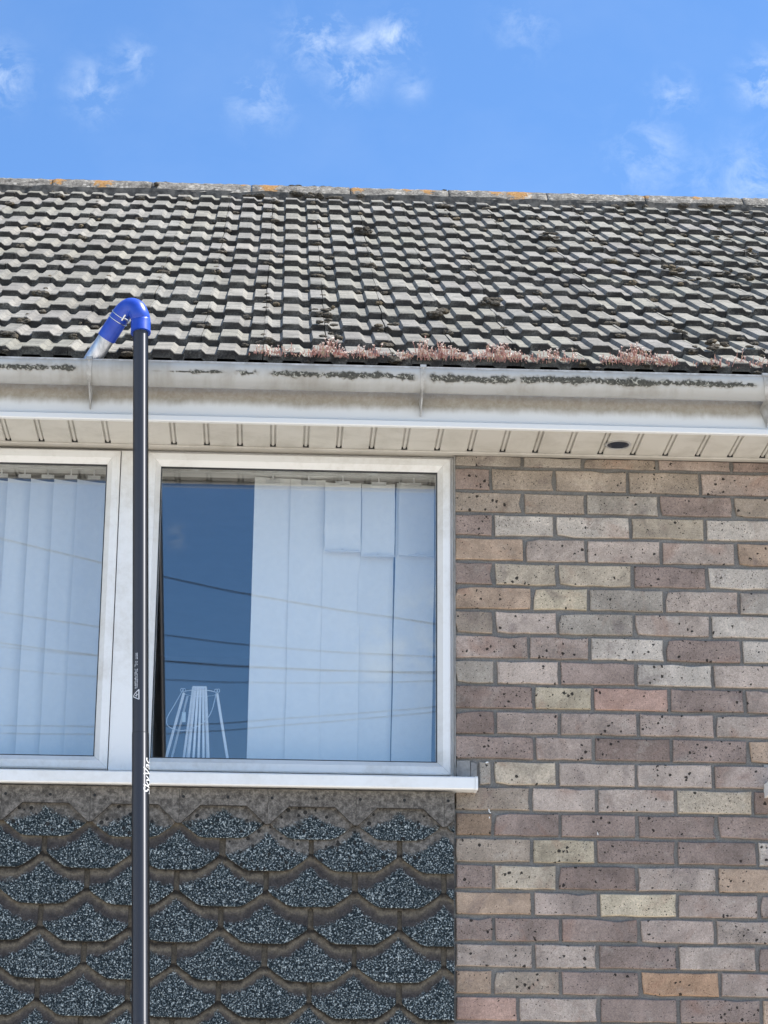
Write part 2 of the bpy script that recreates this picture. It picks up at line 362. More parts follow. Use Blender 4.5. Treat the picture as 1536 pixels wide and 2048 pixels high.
WOODW = m_simple_noise('white_painted_wood', (.72, .74, .77), (.62, .64, .67), 40, .6, .1)
WIREM = Mat('pale_metal_wire', (.62, .64, .66), .4, .6)
TAGM = Mat('blue_grey_card', (.42, .52, .58), .8)
LAMPM = Mat('lamp_recess', (.03, .035, .05), .3)
CABLE = Mat('cable_sheath', (.02, .02, .02), .6)

# ------------------------------------------------------------------ ground and street
def m_ground():
    k = Mat('ground', rough=.95); p = k.pos(); a = k.noise(p, 1.3, 6, .6); f = k.noise(p, 40, 4, .7)
    c = k.mix(k.step(a, .42, .58), (.60, .54, .45), (.52, .47, .39)); k.color(k.mix(.3, c, k.ramp(f, [(.3, .35), (.7, .6)]))); k.bump(f, .4, .01); return k
g = MB(); g.add([(-400, -400, -ZO), (400, -400, -ZO), (400, 400, -ZO), (-400, 400, -ZO)], [(0, 1, 2, 3)])
tag(g.build('ground', m_ground()), kind='structure')
g = MB(); g.add([(-400, -18, -ZO + .006), (400, -18, -ZO + .006), (400, -12, -ZO + .006), (-400, -12, -ZO + .006)], [(0, 1, 2, 3)])
tag(g.build('road', m_simple_noise('asphalt', (.05, .05, .05), (.075, .073, .07), 30, .9)), kind='structure')

# ------------------------------------------------------------------ house shell
house = link('house', None, None, (0, 0, 0), lift=False)
tag(house, 'brick house upper storey with concrete tiled roof, white gutter, soffit and windows', 'house')
XL, XR = -3.1, 3.1
WINS = [(-2.0, 0.0), (.969, 2.955)]
wall = MB()                                   # mortar bed of the facade (the bricks stand proud of it)
def wall_rect(x0, x1, z0, z1): wall.box(x0, x1, .009, .24, z0, z1)
wall_rect(0.004, .965, -ZO, .083)
wall_rect(XL, -2.004, -ZO, .083); wall_rect(2.959, XR, -ZO, .083)
for a, b in WINS:
    wall_rect(a - .004, b + .004, -ZO, -.957 if False else -.985)
    wall.box(a - .004, b + .004, .06, .24, -.985, -.915)
wall.box(XL, XL + .24, .24, 6.2, -ZO, .083); wall.box(XR - .24, XR, .24, 6.2, -ZO, .083); wall.box(XL, XR, 6.2, 6.44, -ZO, .083)
brickwall = wall.build('brick_wall', MORTAR, house)

# brick courses: bed heights and the perpends measured between the windows
ZR = [.1229, .0459, -.0294, -.100, -.174, -.2514, -.3261, -.4015, -.4764, -.5526, -.6288, -.7051, -.7798, -.855, -.9307, -1.0061, -1.0802, -1.1562, -1.2336, -1.3075, -1.3819, -1.4561, -1.5305, -1.6054]
JO = {1: [.206, .389, .617, .845], 2: [.11, .303, .526, .747], 3: [.206, .396, .619, .844], 4: [.116, .302, .531, .758], 5: [.21, .396, .621, .848], 6: [.117, .308, .533, .758],
      7: [.23, .4, .626, .851], 8: [.116, .306, .534, .762], 9: [.219, .4, .625, .853], 10: [.12, .309, .536, .764], 11: [.232, .406, .633, .857], 12: [.119, .307, .539, .765],
      13: [.233, .406, .634, .86], 14: [.109, .299, .529, .756], 15: [.221, .412, .642, .869], 16: [.109, .304, .528, .76], 17: [.221, .406, .64, .875], 18: [.11, .294, .524, .755],
      19: [.222, .412, .638, .874], 20: [.11, .301, .526, .745], 21: [.223, .406, .634, .862], 22: [.106, .298, .525, .753], 23: [.177, .406, .632, .868]}
CO = {'P': (.225, .178, .162), 'p': (.315, .262, .236), 'q': (.385, .330, .295), 'g': (.29, .268, .238), 'b': (.31, .265, .222), 'y': (.40, .352, .285), 'Y': (.44, .388, .298),
      'w': (.44, .405, .365), 'o': (.355, .270, .208), 'O': (.43, .285, .195), 'D': (.165, .126, .114), 'r': (.345, .235, .200), 'd': (.20, .145, .105)}
CO = {k_: tuple((c * .80 + m_ * .20) * w_ for c, m_, w_ in zip(v_, (.33, .280, .240), (1.23, 1.20, 1.16))) for k_, v_ in CO.items()}
CODE = {1: 'ggbpP', 2: 'Pbbbp', 3: 'bbgPb', 4: 'Pwwyw', 5: 'oqqqo', 6: 'PyyPw', 7: 'oYgqw', 8: 'bqgqw', 9: 'ppwPw', 10: 'gqPwq', 11: 'DYrPp', 12: 'Dpppq', 13: 'PpDPo', 14: 'gyqqp',
        15: 'bqqyD', 16: 'dPPPP', 17: 'bYPPw', 18: 'PyDqo', 19: 'opYpp', 20: 'PPPpq', 21: 'qqPqP', 22: 'obPOp', 23: 'rqPPo'}
def brick_mb(x0, x1, z0, z1, seed):
    rnd = random.Random(seed); b = MB()
    def ring(ins, y, jit):
        pts = []
        a0, a1, c0, c1 = x0 + ins, x1 - ins, z0 + ins, z1 - ins
        nn = 4 if x1 - x0 > .15 else 3
        for i in range(nn): pts.append((a0 + (a1 - a0) * i / nn, c0))
        pts.append((a1, c0)); pts.append((a1, (c0 + c1) / 2))
        for i in range(nn): pts.append((a1 - (a1 - a0) * i / nn, c1))
        pts.append((a0, c1)); pts.append((a0, (c0 + c1) / 2))
        return pts
    base = ring(0, 0, 0); k = len(base)
    jit = [(rnd.uniform(-.0016, .0016), rnd.uniform(-.0018, .0018)) for _ in base]
    corner = {0, k // 2 - 1, k // 2 + 1, k - 2}
    def place(ins, y, f=1):
        cx, cz = (x0 + x1) / 2, (z0 + z1) / 2; r_ = []
        for i, (px, pz) in enumerate(base):
            dx = -ins if px > cx + .01 else (ins if px < cx - .01 else 0); dz = -ins if pz > cz + .001 else (ins if pz < cz - .001 else 0)
            if abs(px - x0) > .001 and abs(px - x1) > .001: dx = 0
            ex = jit[i]; r_.append((px + dx + ex[0], y + f * rnd.uniform(-.0003, .0003), pz + dz + ex[1]))
        return r_
    # knock a corner or an edge back on some bricks
    if rnd.random() < .55:
        ci = rnd.choice([0, k // 2 - 1, k // 2 + 1, k - 2]) % k; cx, cz = (x0 + x1) / 2, (z0 + z1) / 2
        jx = rnd.uniform(.003, .008) * (1 if base[ci][0] < cx else -1); jz = rnd.uniform(.002, .007) * (1 if base[ci][1] < cz else -1); jit[ci] = (jx, jz)
    tilt = rnd.uniform(-.0008, .0008)
    r0 = place(.0032, -.0005 + tilt); r1 = place(.0006, .0022 + tilt); r2 = place(0, .028, 0)
    b.add(r0 + r1 + r2, [tuple(range(k))] + [(i, i + k, (i + 1) % k + k, (i + 1) % k) for i in range(k)] + [(i + k, i + 2 * k, (i + 1) % k + 2 * k, (i + 1) % k + k) for i in range(k)])
    return b
J = .0095
nb = 0
for row in range(1, 24):
    z1 = ZR[row - 1] - .004; z0 = ZR[row] + .0055
    if row == 1: z1 = .083
    xs = [.002] + JO[row] + [.9665 if row < 15 else 1.07]
    for i in range(5):
        a = xs[i] + (J / 2 if i else 0); b_ = xs[i + 1] - (J / 2 if i < 4 else 0)
        if row == 14 and i == 0: a = .071
        if row == 13 and i == 0: z0b = z0
        bb = brick_mb(a, b_, z0, z1, row * 17 + i); cx = (a + b_) / 2
        o = bb.build('brick', BRICK, brickwall, (cx, 0, (z0 + z1) / 2)); normals(o)
        c = CO[CODE[row][i]]; v = random.uniform(.93, 1.07); o.color = (c[0] * v, c[1] * v, c[2] * v, 1); nb += 1
# the rest of the brickwork, out of the picture: one mesh
rest = MB()
def filler(x0, x1, za, zb, seed):
    rnd = random.Random(seed); z = zb; r_ = 0
    while z - .0755 > za:
        x = x0 + (0 if r_ % 2 else -.1125)
        while x < x1:
            a = max(x, x0); b_ = min(x + .2155, x1)
            if b_ - a > .03: rest.box(a, b_, rnd.uniform(-.001, .001), .03, z - .0655, z)
            x += .225
        z -= .0755; r_ += 1
filler(XL, -2.01, -ZO, .08, 3); filler(2.965, XR, -ZO, .08, 4); filler(.002, .951, -ZO, -1.609, 5)
filler(-2.0, -.006, -ZO, -1.95, 6); filler(1.08, 2.955, -ZO, -1.95, 7)
o = rest.build('brickwork', BRICK, brickwall); o.color = (.32, .27, .25, 1); o['kind'] = 'stuff'
# repair mortar patches by the sill ends
for (a, b_, z0, z1, yy) in ((.004, .044, -.905, -.857, -.0015), (.0455, .064, -.93, -.862, .0025), (.905, .935, -.905, -.853, .001)):
    k_ = MB(); pts = []
    rnd = random.Random(int(a * 1000)); n_ = 16
    for i in range(n_):
        t = 2 * math.pi * i / n_; q = max(abs(math.cos(t)), abs(math.sin(t)))
        pts.append(((a + b_) / 2 + (b_ - a) / 2 * math.cos(t) / q * rnd.uniform(.92, 1.06), (z0 + z1) / 2 + (z1 - z0) / 2 * math.sin(t) / q * rnd.uniform(.92, 1.04)))
    k_.add([(x, yy, z) for x, z in pts] + [(x, .02, z) for x, z in pts], [tuple(range(n_))] + [(i, (i + 1) % n_, (i + 1) % n_ + n_, i + n_) for i in range(n_)])
    o = k_.build('mortar_patch', SEAL, brickwall); normals(o)
# white paint splashes on the brick
for (x, z, w, h, a) in ((.093, -.862, .010, .0035, .2), (.100, -1.008, .012, .0035, -.6), (.098, -1.002, .004, .007, .2), (.0985, -1.024, .003, .006, .1), (.412, -1.066, .0035, .009, .15)):
    k_ = MB(); pts = []
    for i in range(9):
        t = 2 * math.pi * i / 9; r_ = random.uniform(.35, .6); u_, v_ = w * r_ * math.cos(t), h * r_ * math.sin(t)
        pts.append((x + u_ * math.cos(a) - v_ * math.sin(a), z + u_ * math.sin(a) + v_ * math.cos(a)))
    k_.add([(px, -.0028, pz) for px, pz in pts] + [(px, .0, pz) for px, pz in pts], [tuple(range(9))] + [(i, (i + 1) % 9, (i + 1) % 9 + 9, i + 9) for i in range(9)])
    o = k_.build('paint_splash', SILLM, brickwall); normals(o)

# ------------------------------------------------------------------ eaves: soffit, fascia, gutter
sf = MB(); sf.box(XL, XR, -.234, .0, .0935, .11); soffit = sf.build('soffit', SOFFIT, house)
P_ = .0988; n0 = -33
for i in range(n0, 32):
    xg = .0435 + P_ * i                      # centre of the groove left of this board
    b = MB(); a, c_ = xg + .0085, xg + P_ - .0085
    yb = -.030
    b.add([(a, -.231, .0885), (a + .002, -.231, .086), (c_ - .002, -.231, .086), (c_, -.231, .0885), (a, yb, .0885), (a + .002, yb, .086), (c_ - .002, yb, .086), (c_, yb, .0885),
           (a, -.231, .0925), (c_, -.231, .0925), (a, yb, .0925), (c_, yb, .0925)],
          [(0, 1, 5, 4), (1, 2, 6, 5), (2, 3, 7, 6), (8, 0, 4, 10), (3, 9, 11, 7)])
    o = b.build('soffit_board', SOFFIT, soffit)
    b = MB(); b.add([(xg - .0048, -.231, .0915), (xg - .003, -.231, .0885), (xg + .003, -.231, .0885), (xg + .0048, -.231, .0915), (xg - .0048, -.034, .0915), (xg - .003, -.034, .0885), (xg + .003, -.034, .0885), (xg + .0048, -.034, .0915)],
                    [(0, 1, 5, 4), (1, 2, 6, 5), (2, 3, 7, 6)])
    b.box(xg - .0085, xg + .0085, -.034, -.0285, .0865, .0932)
    o = b.build('soffit_bead', SOFFIT, soffit); o.data.materials.append(DARK.m)
    for p_ in o.data.polygons: p_.material_index = 1 if p_.index > 2 else 0
b = MB(); b.add([(x, y, z) for x in (XL, XR) for (y, z) in ((-.0285, .0905), (-.0285, .0835), (-.025, .0815), (-.004, .0815), (.0, .0845), (.032, .0845))], [(i, i + 1, i + 7, i + 6) for i in range(5)])
b.build('soffit_trim', SOFFIT, soffit)
# recessed round light
b = MB(); n_ = 32; cx, cy = .481, -.12
prof = [(.0395, .0858), (.0385, .0835), (.0345, .0825), (.0325, .0840), (.0325, .0925)]
b.add([(cx + r_ * math.cos(2 * math.pi * k / n_), cy + r_ * math.sin(2 * math.pi * k / n_), z) for r_, z in prof for k in range(n_)],
      [(i * n_ + k, i * n_ + (k + 1) % n_, (i + 1) * n_ + (k + 1) % n_, (i + 1) * n_ + k) for i in range(4) for k in range(n_)], True)
lightrim = b.build('soffit_light', BRACK, soffit)
b = MB(); b.add([(cx + .0325 * math.cos(2 * math.pi * k / n_), cy + .0325 * math.sin(2 * math.pi * k / n_), .0848) for k in range(n_)], [tuple(range(n_))[::-1]])
for q in range(5): b.box(cx - .028 + q * .003, cx + .028 - q * .003, cy - .02 + q * .01 - .001, cy - .02 + q * .01 + .001, .0832, .0846)
b.build('soffit_light_lens', LAMPM, soffit)

fa = MB(); pr = [(-.234, .083), (-.236, .080), (-.249, .080), (-.2515, .083), (-.2515, .0965), (-.249, .0985), (-.2415, .0985), (-.240, .1005), (-.240, .225), (-.225, .225)]
fa.add([(x, y, z) for x in (XL, XR) for y, z in pr], [(i, i + 1, i + 11, i + 10) for i in range(9)])
o = fa.build('fascia_board', FASCIA, house); normals(o)

# half round gutter, finely divided so that the lichen crust keeps its own outline
GY, GZ, GA, GB = -.307, .2175, .0555, .0505
stains = [(-1.40, -1.115, 1.0, .30), (-1.005, -.99, .7, .6), (-.96, -.925, .5, .62), (-.90, -.875, .5, .6), (-.855, -.69, .85, .55), (-.665, -.595, .95, .40), (-.565, -.135, 1.15, .12), (-.105, .16, 1.0, .15), (.16, .80, 1.1, .12), (.62, .86, 1.2, .1)]
nx = 1500; na = 26; vs_, att = [], []
angs = [R(-8 + 150 * j / (na - 1)) for j in range(na)]       # 0 = outermost point, growing downwards and back
for i in range(nx + 1):
    x = -1.9 + 3.4 * i / nx
    if i == 0: x = XL
    if i == nx: x = XR
    for j, a in enumerate(angs):
        vs_.append((x, GY - GA * math.cos(a), GZ - GB * math.sin(a) + (0.002 * nz(x * 1.3, 4) if a < .2 else 0)))
        v = 0
        h = math.degrees(a)
        for (a0, a1, st, thin) in stains:
            if a0 - .02 < x < a1 + .02:
                e = min(1, max(0, (x - a0 + .012) / .03)) * min(1, max(0, (a1 - x + .012) / .03))
                cen = 27 + 5 * nz(x * 5, 1.3) + 4 * nz(x * 23, 2.2) + 3 * nz(x * 70, 2.9); hw = (13.5 * st) * (.75 + .5 * nz(x * 9, 7.7) + .55 * nz(x * 38, 3.1) + .5 * nz(x * 110, h * .12))
                if thin > .5: hw *= .55
                t = 1 - abs(h - cen) / max(hw, 1)
                v = max(v, e * max(0, min(1, .5 + t * .9)) * (1 if t > -.4 else 0))
        att.append(v)
vsI = [(v[0], GY + (v[1] - GY) * .955, GZ + (v[2] - GZ) * .96) for v in vs_[::na * nx][:0]]
gm = MB(); gm.add(vs_, [(i * na + j, i * na + j + 1, (i + 1) * na + j + 1, (i + 1) * na + j) for i in range(nx) for j in range(na - 1)], True)
gut = gm.build('gutter', GUTTER, house); normals(gut)
ca = gut.data.attributes.new('stain', 'FLOAT', 'POINT'); ca.data.foreach_set('value', att)
b = MB(); prof = [(GY - GA - .0015, GZ + .004), (GY - GA - .0015, GZ + .009), (GY - GA + .001, GZ + .0105), (GY - GA + .005, GZ + .0095), (GY - GA + .005, GZ + .001)]
b.add([(x, y, z - .003) for x in (XL, XR) for y, z in prof], [(i, i + 1, i + 6, i + 5) for i in range(4)]); o = b.build('gutter_lip', BRACK, gut)
# debris lying in the gutter
b = MB()
for i in range(150):
    x = random.uniform(-1.5, 1.2)
    b.tube([(x, GY + random.uniform(-.045, .03), .195), (x + random.uniform(-.02, .02), GY + random.uniform(-.045, .03), .207)], .004, 5)
b.box(-1.9, 1.5, GY - .036, GY + .036, .188, .196)
o = b.build('gutter_silt', MOSS, gut); o['kind'] = 'stuff'

def bracket(x, w0, w1, zt):
    b = MB(); K = 16; vs1 = []
    for s_ in (-1, 1):
        for off in (.0035, -.001):
            for k in range(K + 1):
                a = R(-6 + 100 * k / K); w = w0 + (w1 - w0) * (k / K) ** 1.4
                vs1.append((x + s_ * w / 2, GY - (GA + off) * math.cos(a), GZ - (GB + off) * math.sin(a) + .001))
    n1 = K + 1; fs = []
    for k in range(K): fs += [(k, k + 1, 2 * n1 + k + 1, 2 * n1 + k), (k, n1 + k, n1 + k + 1, k + 1), (2 * n1 + k, 2 * n1 + k + 1, 3 * n1 + k + 1, 3 * n1 + k)]
    b.add(vs1, fs, False)
    b.tube([(x, GY - GA * math.cos(R(-6)) - .004, GZ + .004), (x, GY - GA * math.cos(R(70)) - .0035, GZ - GB * math.sin(R(70)) - .003)], [.0042, .0018], 6)   # centre rib
    b.box(x - w0 * .55, x + w0 * .55, GY - GA - .006, GY - GA + .008, GZ + .003, GZ + .0115)
    # tapered arm running back and down to the fascia
    q = w1 / 2
    b.add([(x - q, GY - .03, GZ - GB + .012), (x + q, GY - .03, GZ - GB + .012), (x + q * 1.6, -.2405, GZ - GB - .004), (x - q * 1.6, -.2405, GZ - GB - .004),
           (x, GY - .012, GZ - GB - .006), (x, -.2415, zt)], [(0, 1, 4), (1, 2, 5, 4), (3, 0, 4, 5), (0, 3, 2, 1)])
    b.tube([(x, GY - .02, GZ - GB + .004), (x, -.2445, zt)], [.004, .0012], 6)
    o = b.build('gutter_bracket', BRACK, gut); normals(o)
for x in (-2.05, -1.083, -.118, 1.85): bracket(x, .016, .007, .113)
bracket(.905, .060, .024, .105)

# ------------------------------------------------------------------ roof
PT = [(-0.3, 0.2863), (-0.0522, 0.4332), (0.1945, 0.5818), (0.4405, 0.7318), (0.6854, 0.8834), (0.9277, 1.0392), (1.1707, 1.1939), (1.4161, 1.3446), (1.6601, 1.4978), (1.903, 1.6526), (2.1444, 1.8099), (2.3851, 1.9681), (2.6244, 2.1283), (2.8659, 2.2852), (3.107, 2.4425)]
dk = MB(); pts = [(-.285, .235)] + [(y + .03, z - .052) for y, z in PT[1:14]] + [(3.06, 2.33)]
back = [(6.5, .20)]
dk.add([(x, y, z) for x in (XL, XR) for y, z in pts + back], [(i, i + 1, i + 1 + len(pts) + 1, i + len(pts) + 1) for i in range(len(pts))])
roof = dk.build('roof', FELT, house)
TW = .1895; X0 = -.583
UP = [(0, 0), (.0085, 0), (.0225, -.0115), (.0520, -.0115), (.0572, 0), (.1065, 0), (.1205, -.0115), (.1435, -.0115), (.1490, 0), (.1878, 0)]
def tile_mb(seed):
    rnd = random.Random(seed); b = MB(); n = len(UP); st = [(0, -.0035), (.0035, -.0003), (.012, 0), (.10, 0), (.20, 0), (.33, 0)]
    vs1 = []
    for j, (y, dz) in enumerate(st):
        for i, (x, h) in enumerate(UP):
            vs1.append((x + rnd.uniform(-.0006, .0006), y + (rnd.uniform(-.0016, .0016) if j < 3 else 0), h + dz + rnd.uniform(-.0007, .0007) + (-.0025 if i in (0, 9) and j < 2 and rnd.random() < .5 else 0)))
    fs = [(j * n + i, j * n + i + 1, (j + 1) * n + i + 1, (j + 1) * n + i) for j in range(5) for i in range(n - 1)]
    o = len(vs1)
    vs1 += [(x, .001 + rnd.uniform(-.001, .001), h - .0265) for x, h in UP]                  # nose
    fs += [(i, o + i, o + i + 1, i + 1) for i in range(n - 1)]
    o2 = len(vs1); vs1 += [(UP[0][0], .33, -.0265), (UP[-1][0], .33, -.0265)]
    fs += [(0, 10 * 1, 20, 30, 40, 50, o2, o), (9, o + 9, o2 + 1, 59, 49, 39, 29, 19)]
    fs = [tuple(reversed(f)) for f in fs]
    b.add(vs1, fs); return b
TV = [tile_mb(100 + i).mesh('roof_tile', TILE) for i in range(9)]
for me in TV:
    bm = bmesh.new(); bm.from_mesh(me); bmesh.ops.recalc_face_normals(bm, faces=bm.faces); bm.to_mesh(me); bm.free()
far = MB(); nt_ = 0; moss_spots = []
for r_ in range(14):
    (y0, z0), (y1, z1) = PT[r_], PT[r_ + 1]
    sl_ = math.atan2(z1 - z0, y1 - y0); ln = math.hypot(y1 - y0, z1 - z0); tilt = math.atan2(.0225, ln)
    ang = sl_ - tilt; f = r_ / 13
    lo, hi = -1.56 - .46 * f, 1.13 + .72 * f
    for c in range(-13, 20):
        x = X0 + TW * c
        if x < XL - .01 or x + TW > XR + .02: continue
        rnd = random.Random(r_ * 100 + c)
        jx, jy, jz = rnd.uniform(-.0012, .0012), rnd.uniform(-.004, .004), rnd.uniform(-.0012, .0012)
        if lo < x + TW and x < hi:
            o = link('roof_tile', rnd.choice(TV), roof, (x + jx, y0 + jy * math.cos(ang), z0 + jy * math.sin(ang) + jz))
            o.rotation_euler = (ang + rnd.uniform(-.004, .004), rnd.uniform(-.004, .004), rnd.uniform(-.004, .004))
            v = rnd.uniform(.86, 1.12); o.color = (v, v * rnd.uniform(.985, 1.01), v * rnd.uniform(.95, 1.02), 1); nt_ += 1
        else:
            M_ = Matrix.Translation((x, y0, z0)) @ Matrix.Rotation(ang, 4, 'X'); me = TV[(r_ + c) % 9]
            far.add([M_ @ v.co for v in me.vertices], [tuple(p_.vertices) for p_ in me.polygons])
        moss_spots.append((x, y0, z0, ang, rnd.random(), rnd.random(), rnd.random(), r_))
o = far.build('roof_tiling', TILE, roof); o['kind'] = 'stuff'; o.color = (1, 1, 1, 1)
# ridge
RYc, RZc, RR = 3.08, 2.3125, .127
b = MB(); b.box(XL, XR, RYc - .121, RYc + .121, RZc - .055, RZc + .05); o = b.build('ridge_bedding', BEDM, roof)
bm = bmesh.new(); bm.from_mesh(o.data); bmesh.ops.subdivide_edges(bm, edges=[e for e in bm.edges if abs(e.verts[0].co.x - e.verts[1].co.x) > 1], cuts=160)
for v in bm.verts: v.co.y += .007 * nz(v.co.x * 14, v.co.z * 20); v.co.z += .008 * nz(v.co.x * 11, 5 + v.co.z)
bm.to_mesh(o.data); bm.free()
RL = .444; lich = [(-.72, .02), (.30, .02), (-.05, .015), (-1.55, .06), (-1.345, .08), (-1.335, .05), (-.60, .07), (-.21, .05), (.02, .035), (.11, .05), (.42, .05), (.52, .09), (.50, .06), (1.33, .04), (1.1, .03)]
for i in range(-8, 7):
    xa = .2055 + RL * i; xb = xa + RL - .0025
    if xa < XL - .1 or xb > XR + .2: continue
    K, A = 26, 18; rnd = random.Random(i + 50); b = MB(); vs1 = []; at = []; dz = rnd.uniform(-.002, .002); rr = RR + rnd.uniform(-.001, .001)
    for k in range(K + 1):
        x = xa + (xb - xa) * k / K
        for j in range(A + 1):
            a = R(19 + 142 * j / A); q = rr + .0035 * nz(x * 40, j * .7, i) + .0035 * nz(x * 110, j * 2, i)
            if k in (0, K): q -= .002
            vs1.append((x, RYc - q * math.cos(a), RZc + dz + q * math.sin(a)))
            v = 0
            for (lx, lr) in lich:
                d_ = math.hypot((x - lx), (j - 4 - 2 * nz(lx * 9, 1)) * .012)
                v = max(v, max(0, 1.0 - d_ / lr / 1.1))
            at.append(v)
    n1 = A + 1
    fs = [(k * n1 + j, k * n1 + j + 1, (k + 1) * n1 + j + 1, (k + 1) * n1 + j) for k in range(K) for j in range(A)]
    o_ = len(vs1)
    for k in (0, K):                           # thickness at the ends
        for j in range(A + 1):
            a = R(19 + 142 * j / A); vs1.append((xa if k == 0 else xb, RYc - (rr - .02) * math.cos(a), RZc + dz + (rr - .02) * math.sin(a))); at.append(0)
    fs += [(j, j + 1, o_ + j + 1, o_ + j) for j in range(A)] + [(K * n1 + j, K * n1 + j + 1, o_ + n1 + j + 1, o_ + n1 + j) for j in range(A)]
    b.add(vs1, fs, False); b.sm = [True] * (K * A) + [False] * (2 * A)
    o = b.build('ridge_tile', RIDGE, roof); normals(o)
    ca = o.data.attributes.new('lichen', 'FLOAT', 'POINT'); ca.data.foreach_set('value', at)

# moss cushions lodged against the noses and in the side laps
def lump(b, c, sx, sy, sz, ang, seed, axis_x=None):
    bm = bmesh.new(); bmesh.ops.create_icosphere(bm, subdivisions=2, radius=1); M_ = Matrix.Translation(c) @ Matrix.Rotation(ang, 4, 'X')
    vs1 = []
    for v in bm.verts:
        d = 1 + .38 * nz(v.co.x * 1.7 + seed, v.co.y * 1.7, v.co.z * 1.7) + .2 * nz(v.co.x * 4 + seed, v.co.y * 4, v.co.z * 4)
        vs1.append(M_ @ Vector((v.co.x * sx * d, v.co.y * sy * d, v.co.z * sz * d)))
    b.add(vs1, [tuple(v.index for v in f.verts) for f in bm.faces], False); bm.free()
b = MB(); rnd = random.Random(5)
for (x, y, z, ang, r1, r2, r3, r_) in moss_spots:
    if x < -2.2 or x > 2.0: continue
    colk = .75 + .5 * nz(x * 1.9, r_ * .22, 2)
    def at_(u, v, h):  # u across, v up the tile surface
        return Vector((x + u, y + v * math.cos(ang) - h * math.sin(ang), z + v * math.sin(ang) + h * math.cos(ang)))
    if r1 < colk * .75:           # at the side lap under the nose
        s_ = .005 + .011 * r2
        for q in range(1 + int(r3 * 3)):
            lump(b, at_(-.004 + rnd.uniform(-.014, .018), rnd.uniform(-.012, .003), -.014 + rnd.uniform(-.006, .004)), s_ * rnd.uniform(.7, 1.7), s_ * rnd.uniform(.6, 1.1), s_ * rnd.uniform(.45, .8), ang, rnd.random() * 99)
    if r2 < .30:                  # in a pan
        s_ = .006 + .008 * r3
        lump(b, at_(rnd.choice((.037, .132)) + rnd.uniform(-.01, .01), rnd.uniform(-.014, .0), -.027), s_ * rnd.uniform(1, 1.6), s_, s_ * .6, ang, rnd.random() * 99)
    if r3 < .05:                  # a bigger cushion
        for q in range(7): lump(b, at_(rnd.uniform(-.03, .035), rnd.uniform(-.02, .035), .002 + rnd.uniform(-.01, .008)), rnd.uniform(.01, .022), rnd.uniform(.008, .018), rnd.uniform(.005, .010), ang, rnd.random() * 99)
    if r3 > .86:                  # small flat tuft on the joint higher up
        lump(b, at_(rnd.uniform(-.006, .006), rnd.uniform(.02, .10), .0), rnd.uniform(.006, .012), rnd.uniform(.01, .02), .004, ang, rnd.random() * 99)
for i in range(34):               # along the ridge bedding
    x = rnd.uniform(-1.9, 1.8) if i > 13 else rnd.uniform(-.55, -.05)
    lump(b, (x, RYc - .122 + rnd.uniform(-.02, .0), RZc + .01 + rnd.uniform(-.02, .03)), rnd.uniform(.008, .028), .012, rnd.uniform(.006, .014), 0, rnd.random() * 99)
for x, s_ in ((-.50, .010), (-.47, .012), (-.40, .008), (-.36, .009), (-.33, .007), (-1.07, .008), (.19, .007)):
    lump(b, (x, RYc - .03, RZc + RR * .985), s_ * 1.5, s_, s_ * .45, 0, s_ * 999)
lump(b, (-.395, RYc - .118, RZc + .035), .045, .02, .016, 0, 4.4); lump(b, (-1.105, RYc - .115, RZc + .075), .013, .012, .010, 0, 9.4)
# hand placed larger clumps (right of the picture)
for (x, r_, v) in ((.735, 2, .02), (.78, 1, .05), (.82, 1, .0), (.93, 1, .02), (1.15, 7, .0), (1.2, 6, .1), (1.0, 6, .05), (1.28, 10, .03), (1.32, 9, .0), (-.395, 3, .02), (-.39, 2, .0), (-.375, 1, .05), (-.2, 2, -.01)):
    (y, z) = PT[r_]; ang = R(28)
    for q in range(4):
        lump(b, Vector((x + rnd.uniform(-.032, .032), y + v * .88 + rnd.uniform(-.02, .02), z + v * .47 + rnd.uniform(-.006, .012))), rnd.uniform(.007, .018), rnd.uniform(.006, .014), rnd.uniform(.004, .008), ang, rnd.random() * 99)
o = b.build('moss', MOSS, roof); o['kind'] = 'stuff'

# ------------------------------------------------------------------ tile hanging (scalloped felt shingles below the windows)
SB = [-1.100, -1.191, -1.293, -1.397, -1.502, -1.604, -1.708, -1.812]
def tab_pts(top=.215):
    h = .1192
    pts = [(-.050, .0005), (0, 0), (.050, .0005), (.068, .005), (h - .016, .030), (h - .004, .040), (h, .047), (h, .100), (.1262, .101), (.1262, top), (-.1262, top), (-.1262, .101), (-h, .100), (-h, .047), (-h + .004, .040), (-h + .016, .030), (-.068, .005)]
    return pts
def clip_pts(pts, xmin, xmax):
    def cut(ps, k, sgn):
        out_ = []
        for i in range(len(ps)):
            a, c = ps[i], ps[(i + 1) % len(ps)]; ia, ic = sgn * a[0] <= sgn * k, sgn * c[0] <= sgn * k
            if ia: out_.append(a)
            if ia != ic: t = (k - a[0]) / (c[0] - a[0]); out_.append((k, a[1] + t * (c[1] - a[1])))
        return out_
    return cut(cut(pts, xmax, 1), xmin, -1)
